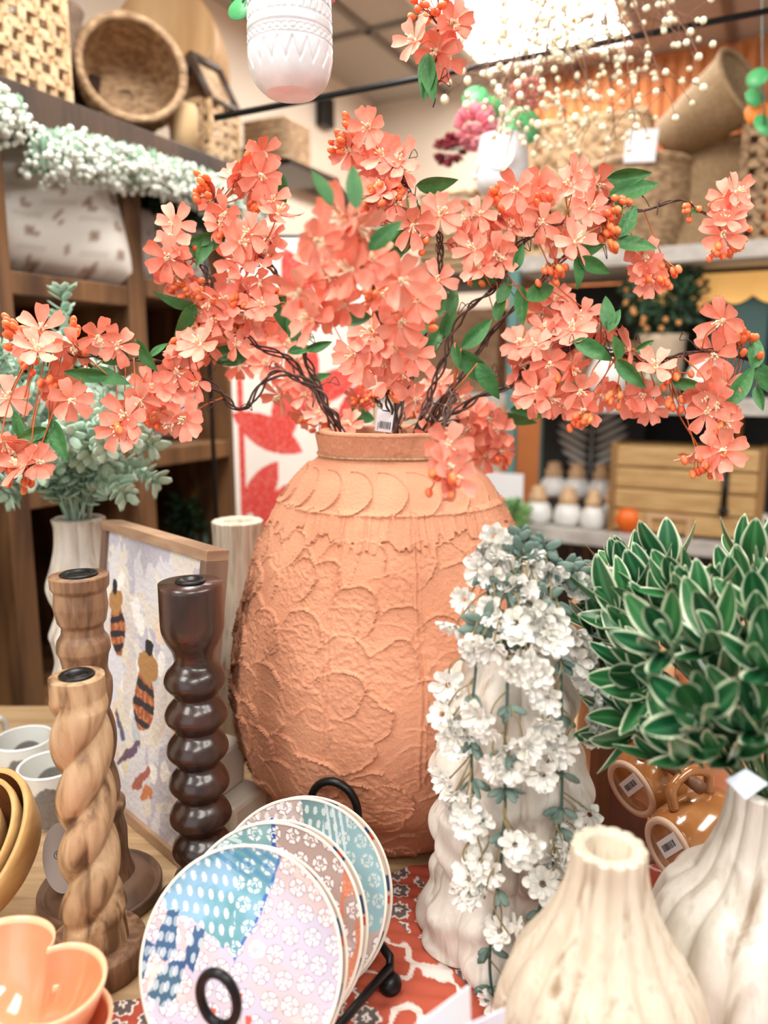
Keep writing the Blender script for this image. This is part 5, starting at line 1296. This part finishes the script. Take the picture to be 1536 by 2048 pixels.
# ---------------------------------------------------------------- variegated plant
M_var = mat('variegated_leaf', (40, 120, 60), rough=.35, vcol=True, coat=.2)
def rosette(k):
    r_ = random.Random(120 + k); b = MB()
    for i in range(8):
        a = i * 2.4 + r_.uniform(-.2, .2); el = .25 + .95 * (1 - i / 8) + r_.uniform(-.1, .1) ; L = .046 + .012 * r_.random(); w = .021
        n, m = 14, 17; G = np.zeros((n, m, 3)); C = np.zeros((n, m, 3))
        tone = r_.uniform(0, 1)
        for ii in range(n):
            s = ii / (n - 1); wid = w * math.sin(s ** .75 * math.pi) ** .8 + .001
            for j in range(m):
                v = (j / (m - 1) - .5) * 2; out = s * L
                th = el - s * .35; rr2 = .004 + out * math.sin(th); zz2 = out * math.cos(th) + abs(v) * wid * .22
                G[ii, j] = (math.cos(a) * rr2 - math.sin(a) * v * wid / 2, math.sin(a) * rr2 + math.cos(a) * v * wid / 2, zz2 - i * .0012)
                e = abs(v) > .86 - .1 * (s > .8) or s > .96
                g = np.array((16, 74, 44)) * (1 - tone * .6) + np.array((74, 140, 72)) * tone * .6
                if abs(v) < .14: g = g * .8 + np.array((150, 190, 140)) * .25
                C[ii, j] = np.array((226, 236, 204)) if e else g
        b.grid(G, col=C)
    b.tube([(0, 0, -.03), (0, 0, .004)], .0016, 5, col=(60, 100, 60))
    return b.mesh('leaf_rosette', M_var)
RO = [rosette(k) for k in range(4)]
root = Vector((vr.x + .015, vr.y, vr.z))
t = thing('variegated_plant', 'bushy green plant with cream edged leaves in the right carved vase', 'plant', root)
ros = [(1258, 1150, .78), (1235, 1215, .74), (1285, 1245, .72), (1335, 1130, .76), (1362, 1185, .7), (1395, 1215, .68), (1330, 1290, .6), (1420, 1290, .64), (1400, 1430, .575), (1268, 1395, .74), (1300, 1435, .70), (1330, 1505, .68), (1478, 1180, .7), (1505, 1135, .74), (1525, 1240, .64), (1500, 1340, .66), (1455, 1500, .62), (1285, 1330, .7), (1445, 1370, .66), (1535, 1420, .64), (1350, 1235, .72), (1285, 1185, .76), (1500, 1450, .6), (1240, 1290, .76), (1225, 1262, .77), (1262, 1455, .73), (1345, 1440, .70), (1450, 1440, .68), (1320, 1180, .78), (1300, 1365, .68), (1415, 1345, .72), (1460, 1260, .72), (1540, 1330, .6), (1375, 1500, .63), (1255, 1340, .75), (1560, 1180, .7)]
st = MB()
for (px, py, d) in ros:
    c = W(px, py, d); rad = (c - (root + Vector((0, 0, .03)))).normalized(); n = rad * .8 + (CP - c).normalized() * RF.uniform(.1, .6) + Vector((0, 0, .5)) + Vector((RF.gauss(0, .25),) * 3)
    put(RO[RF.randrange(4)], 'leaf_rosette', t, c - root, facing(n, RF.random() * 6), RF.uniform(.9, 1.15))
    st.tube(spline([Vector((RF.uniform(-.012, .012), RF.uniform(-.012, .012), -.035)), (c - root) * .5 + Vector((0, 0, .01)), c - root - n.normalized() * .02], 6), .0016, 5)
st.build('stems', mat('plant_stem_green', (70, 100, 60), rough=.5), t)

# ---------------------------------------------------------------- sage bush
M_sg = mat('sage_leaf', (150, 186, 164), (196, 220, 202), .6, 40, sss=.1)
root = Vector((SX, SYy, ps[-1][1]))
t = thing('sage_bush', 'frosty sage green leafy bush in the gourd vase at left', 'plant', root)
rs_ = random.Random(77)
tips = [(125, 585, 1.2), (120, 640, 1.2)] + [(rs_.uniform(-70, 300), rs_.uniform(690, 960), rs_.uniform(1.05, 1.35)) for _ in range(64)] + [(300, 890, 1.15), (310, 960, 1.15), (20, 990, 1.15), (250, 985, 1.12), (-10, 740, 1.15), (60, 720, 1.15)]
for (px, py, d) in tips:
    if py < 760 and (px > 230): py += 120
    e = W(px, py, d) - root; sgn = e.copy(); sgn.z = max(e.z, .02)
    P = spline([Vector((rs_.uniform(-.012, .012), rs_.uniform(-.012, .012), -.03)), Vector((e.x * .3, e.y * .3, max(.05, e.z * .45 + .02))), Vector((e.x * .75, e.y * .75, e.z * .85 + .025)), e], 8)
    b = MB(); b.tube(P, .0013, 4)
    for i in range(5, len(P)):
        if i % 2 and i < len(P) - 3: continue
        td = (P[min(i + 1, len(P) - 1)] - P[i - 1]).normalized()
        for k in range(3):
            a = k * 2.1 + i * 1.2; o = td.orthogonal().normalized(); o = (Quaternion(td, a) @ o); ee = (o + td * .7).normalized()
            Z = ee.cross(td).normalized(); Z = td.cross(ee).cross(ee).normalized() ; L = rs_.uniform(.020, .032)
            Mx = Matrix((ee.cross(Z), ee, Z)).transposed(); b.blob(P[i] + ee * L * .55, (.0072, L * .5, .0014), 7, 4, M=Mx)
    b.build('leafy_stem', M_sg, t)

# ---------------------------------------------------------------- hanging pots
M_wg = mat('white_textured_glaze', (240, 242, 246), (226, 226, 230), .3, 30, coat=.4)
def hanging_pot(label, top_px, py0, py1, hw, d, pattern=True, name='hanging_pot'):
    c = W(top_px, py1, d); s_ = d / F; r = hw * s_; h = (py1 - py0) * s_ * 1.02
    t = thing(name, label, 'hanging pot', c)
    P = smooth_prof([(r * .55, 0), (r * .62, .001), (r * .86, h * .09), (r * .985, h * .22), (r, h * .4), (r * .97, h * .7), (r * .93, h * .93), (r * .92, h)], 14)
    P = P + [(r * .87, h), (r * .9, h * .4), (.001, h * .12)]
    def rf(R, T, Z):
        f = Z / h; o = np.zeros_like(R)
        def tri(n, a, b_):          # zigzag groove between heights a and b
            tz = np.abs((T * n / (2 * math.pi)) % 1 - .5) * 2; zz_ = a + (b_ - a) * tz
            return np.exp(-((f - zz_) / .022) ** 2)
        if pattern:
            o = o + tri(18, .16, .30) + tri(24, .62, .76) + tri(36, .50, .58) * .8
            for q in (.335, .42, .60, .50, .80): o = o + np.exp(-((f - q) / .008) ** 2)
            an_ = (T * 34 / (2 * math.pi)) % 1 - .5; dz = (f - .378) / .03; rr3 = np.hypot(an_ * 2, dz); o = o + np.exp(-((rr3 - .75) / .22) ** 2) * (np.abs(dz) < 1.2)
        out = np.arange(R.shape[0])[:, None] < R.shape[0] - 3
        return R - .0024 * np.clip(o, 0, 1.2) * out
    PP = np.array(P); sg = np.r_[0, np.cumsum(np.hypot(np.diff(PP[:-3, 0]), np.diff(PP[:-3, 1])))]; q = np.linspace(0, sg[-1], 200)
    P = list(zip(np.interp(q, sg, PP[:-3, 0]), np.interp(q, sg, PP[:-3, 1]))) + [tuple(x_) for x_ in PP[-3:]]
    MB().lathe(P, 320, rf).build('pot_body', M_wg, t)
    for a in (.4, 2.8): 
        pt = Vector((r * .93 * math.cos(a), r * .93 * math.sin(a) - .002, h * .93)); MB().tube(spline([pt, pt * .8 + Vector((0, 0, .05)), Vector((0, 0, .22))], 6), .0016, 5).build('cord', M_twine, t)
    MB().tube([(0, 0, .22), (0, 0, CEIL - c.z)], .0016, 5).build('cord', M_twine, t)
    return t, c, h, r
tt, c, h, r = hanging_pot('white ceramic hanging pot with zigzag carving at the top centre', 582, -60, 190, 84, .95)
lf = MB()
def roundleaf(parent, cs, base, name='leaf', m_=None):
    for (v_, rad, n_) in cs:
        b = MB(); Mx = facing(n_); k = 20
        vs = [Mx @ Vector((0, 0, -.15 * rad))] + [Mx @ Vector((rad * math.cos(a), rad * math.sin(a), 0)) for a in np.linspace(0, 2 * math.pi, k, endpoint=False)]
        b.add([p + v_ - base for p in vs], [(0, 1 + i, 1 + (i + 1) % k) for i in range(k)])
        o = b.build(name, m_ or mat('bright_green_leaf', (70, 160, 96), (96, 184, 120), .4, 20, sss=.1), parent); sd2 = o.modifiers.new('solid', 'SOLIDIFY'); sd2.thickness = .001
pl = thing('potted_foliage', 'round green eucalyptus leaves and pink bud in the top centre pot', 'plant', c + Vector((0, 0, h * .2)))
roundleaf(pl, [(W(482, 15, .95), .018, (-.3, -.8, .4)), (W(500, -18, .96), .016, (.3, -.8, .4)), (W(470, -20, .96), .014, (0, -.8, -.4))], pl.location)
MB().tube(spline([(0, 0, 0), (0, 0, h * .85), W(520, -60, .95) - pl.location, W(485, 5, .95) - pl.location], 6), .0015, 5).build('stem', M_gstem, pl)
b = MB()
for k in range(14): b.blob(W(655, 5, .97) - pl.location + Vector((RF.gauss(0, .006), RF.gauss(0, .006), RF.gauss(0, .005))), .005, 6, 4)
b.tube(spline([(0, 0, 0), (.02, 0, h), W(655, 5, .97) - pl.location], 6), .0015, 5); b.build('pink_bud', mat('pink_petal', (242, 160, 172), (226, 126, 146), .6, 40), pl)
tt, c, h, r = hanging_pot('plain white hanging pot in front of the upper baskets', 1003, 285, 393, 52, 1.55, False)
dsk = MB(); Mx = facing((-.35, -.9, .0))
vs = [Mx @ Vector((.028 * math.cos(a), .028 * math.sin(a), e)) for e in (0, .001) for a in np.linspace(0, 2 * math.pi, 30, endpoint=False)]
o = dsk.add(vs, [tuple(range(30))[::-1], tuple(range(30, 60))] + [(i, (i + 1) % 30, 30 + (i + 1) % 30, 30 + i) for i in range(30)]).build('round_sticker', M_white, tt, False); o.location = (-.012, -r - .002, h * .6)
pl = thing('potted_peony', 'pink peony with green leaves in the plain hanging pot', 'flowers', c + Vector((0, 0, h * .3)))
b = MB(); pc = W(952, 255, 1.55) - pl.location
for k in range(90):
    d_ = Vector((RF.gauss(0, 1), RF.gauss(0, 1), RF.gauss(0, 1))).normalized(); b.blob(pc + d_ * .036, (.011, .003, .013), 6, 4, M=facing(d_ + Vector((0, 0, .6))))
b.build('peony_head', _m['pink_petal'], pl)
b = MB(); pc2 = W(1052, 190, 1.6) - pl.location
for k in range(60):
    d_ = Vector((RF.gauss(0, 1), RF.gauss(0, 1), RF.gauss(0, 1))).normalized(); b.blob(pc2 + d_ * .03, (.01, .003, .011), 6, 4, M=facing(d_ + Vector((0, 0, .6))))
b.build('peony_head', mat('dusty_pink_petal', (232, 156, 146), (214, 128, 124), .6, 40), pl)
b = MB(); pc3 = W(900, 300, 1.75) - pl.location
for k in range(50):
    d_ = Vector((RF.gauss(0, 1.3), RF.gauss(0, 1), RF.gauss(0, .7))).normalized(); b.blob(pc3 + d_ * .03, (.01, .003, .011), 6, 4, M=facing(d_))
b.build('crimson_flower', mat('crimson_petal', (150, 44, 56), (120, 30, 44), .6, 40), pl)
roundleaf(pl, [(W(950, 195, 1.55), .026, (-.2, -.9, .3)), (W(985, 215, 1.56), .024, (.3, -.9, .2)), (W(1046, 250, 1.55), .04, (.2, -.9, .3))], pl.location)
st = MB()
for q in (pc, pc2, pc3, W(950, 195, 1.55) - pl.location, W(985, 215, 1.56) - pl.location, W(1046, 250, 1.55) - pl.location): st.tube(spline([(0, 0, -.01), q * .4 + Vector((0, 0, .03)), q], 6), .002, 5)
st.build('stems', M_gstem, pl)
# foliage at the right edge
pl = thing('hanging_vine', 'green and orange leafy vine hanging at the right picture edge', 'plant', W(1530, 250, 1.6))
roundleaf(pl, [(W(1515, 155, 1.6), .022, (-.5, -.8, .3)), (W(1508, 195, 1.6), .02, (.2, -.9, .2)), (W(1530, 250, 1.6), .026, (.2, -.9, .4))], pl.location)
roundleaf(pl, [(W(1515, 225, 1.61), .026, (-.2, -.9, .1))], pl.location, 'orange_leaf', mat('orange_leaf', (232, 130, 40), rough=.5))
MB().tube([W(1525, -600, 1.6) - pl.location, W(1525, 150, 1.6) - pl.location, Vector((0, 0, 0))], .002, 5).build('stem', M_gstem, pl)

# ---------------------------------------------------------------- overhead rods and the hanging baby's breath
r0 = W(428, 236, 1.5); r1_ = W(1700, -10, 1.5)
t = thing('hanging_rod', 'long black iron rod crossing the top of the picture', 'rod', r0)
MB().tube([Vector((0, 0, 0)), r1_ - r0], .0062, 8).build('rod', M_black, t)
for k in (.45, .97):
    p = (r1_ - r0) * k; MB().tube([p, Vector((p.x, p.y, CEIL - r0.z))], .0015, 5).build('hanging_wire', M_black, t)
for (a, b_, lab) in (((640, 190), (660, 250), 'small black box fixed high on the cream wall'),):
    o = tag(MB().box((0, 0, 0), (.04, .09, .12), Matrix.Rotation(ROT, 3, 'Z')).build('wall_speaker', M_black, None, False, .004), lab, 'speaker'); o.location = SU(651, 225, -1.875)
hb = W(1150, -90, 1.35)
t = thing('hanging_branch', 'brown branch bundle of tiny white buds hanging from the ceiling', 'dried branches', hb)
rb_ = random.Random(5); br = MB(); buds = []
mains = [(960, 150), (920, 170), (1000, 180), (1030, 250), (1075, 290), (1130, 260), (1090, 150), (1180, 200), (1230, 280), (1270, 240), (1330, 180), (1385, 100), (1370, 60), (1300, 40), (1050, 210), (1150, 130), (1220, 170), (1180, 250), (1000, 270), (1290, 110)]
for (px, py) in mains:
    d = 1.35 + rb_.uniform(-.12, .12); e = W(px, py, d) - hb; mid = e * .5 + Vector((rb_.gauss(0, .015), rb_.gauss(0, .02), .04))
    S = spline([Vector((rb_.gauss(0, .008), rb_.gauss(0, .008), .03)), mid, e], 8); br.tube(S, [.0024 - .0016 * i / len(S) for i in range(len(S))], 5)
    for k in range(15):
        i = rb_.randrange(len(S) // 2, len(S)); q = S[i]; f = q + Vector((rb_.gauss(0, .045), rb_.gauss(0, .04), rb_.gauss(-.03, .03)))
        br.tube(spline([q, (q + f) / 2 + Vector((0, 0, .006)), f], 4), .0007, 4); buds.append(f)
br.build('branches', mat('reddish_branch', (110, 74, 58), (140, 98, 76), .6, 30), t)
bm = MB().blob((0, 0, 0), (.0058, .0058, .0066), 8, 6).mesh('white_bud', mat('ivory_bud', (252, 244, 214), rough=.5, sss=.2))
for p in buds[:100]: put(bm, 'white_bud', t, p, None, rb_.uniform(.8, 1.15))
b = MB()
for p in buds[100:]: b.blob(p, rb_.uniform(.0045, .0065), 7, 5)
o = b.build('white_buds', _m['ivory_bud'], t); o['kind'] = 'stuff'
# moss knot the branches come out of
b = MB()
for k in range(120):
    o_ = Vector((rb_.gauss(0, .035), rb_.gauss(0, .02), rb_.gauss(.02, .012))); b.tube(spline([o_, o_ + Vector((rb_.gauss(0, .03), 0, .01)), o_ + Vector((rb_.gauss(0, .05), 0, rb_.gauss(0, .01)))], 3), .0022, 4)
b.build('twig_bundle', mat('mossy_brown', (70, 54, 36), (92, 84, 50), .8, 40), t)
MB().tube([(0, 0, .02), (0, 0, CEIL - hb.z)], .002, 5).build('wire', M_black, t)
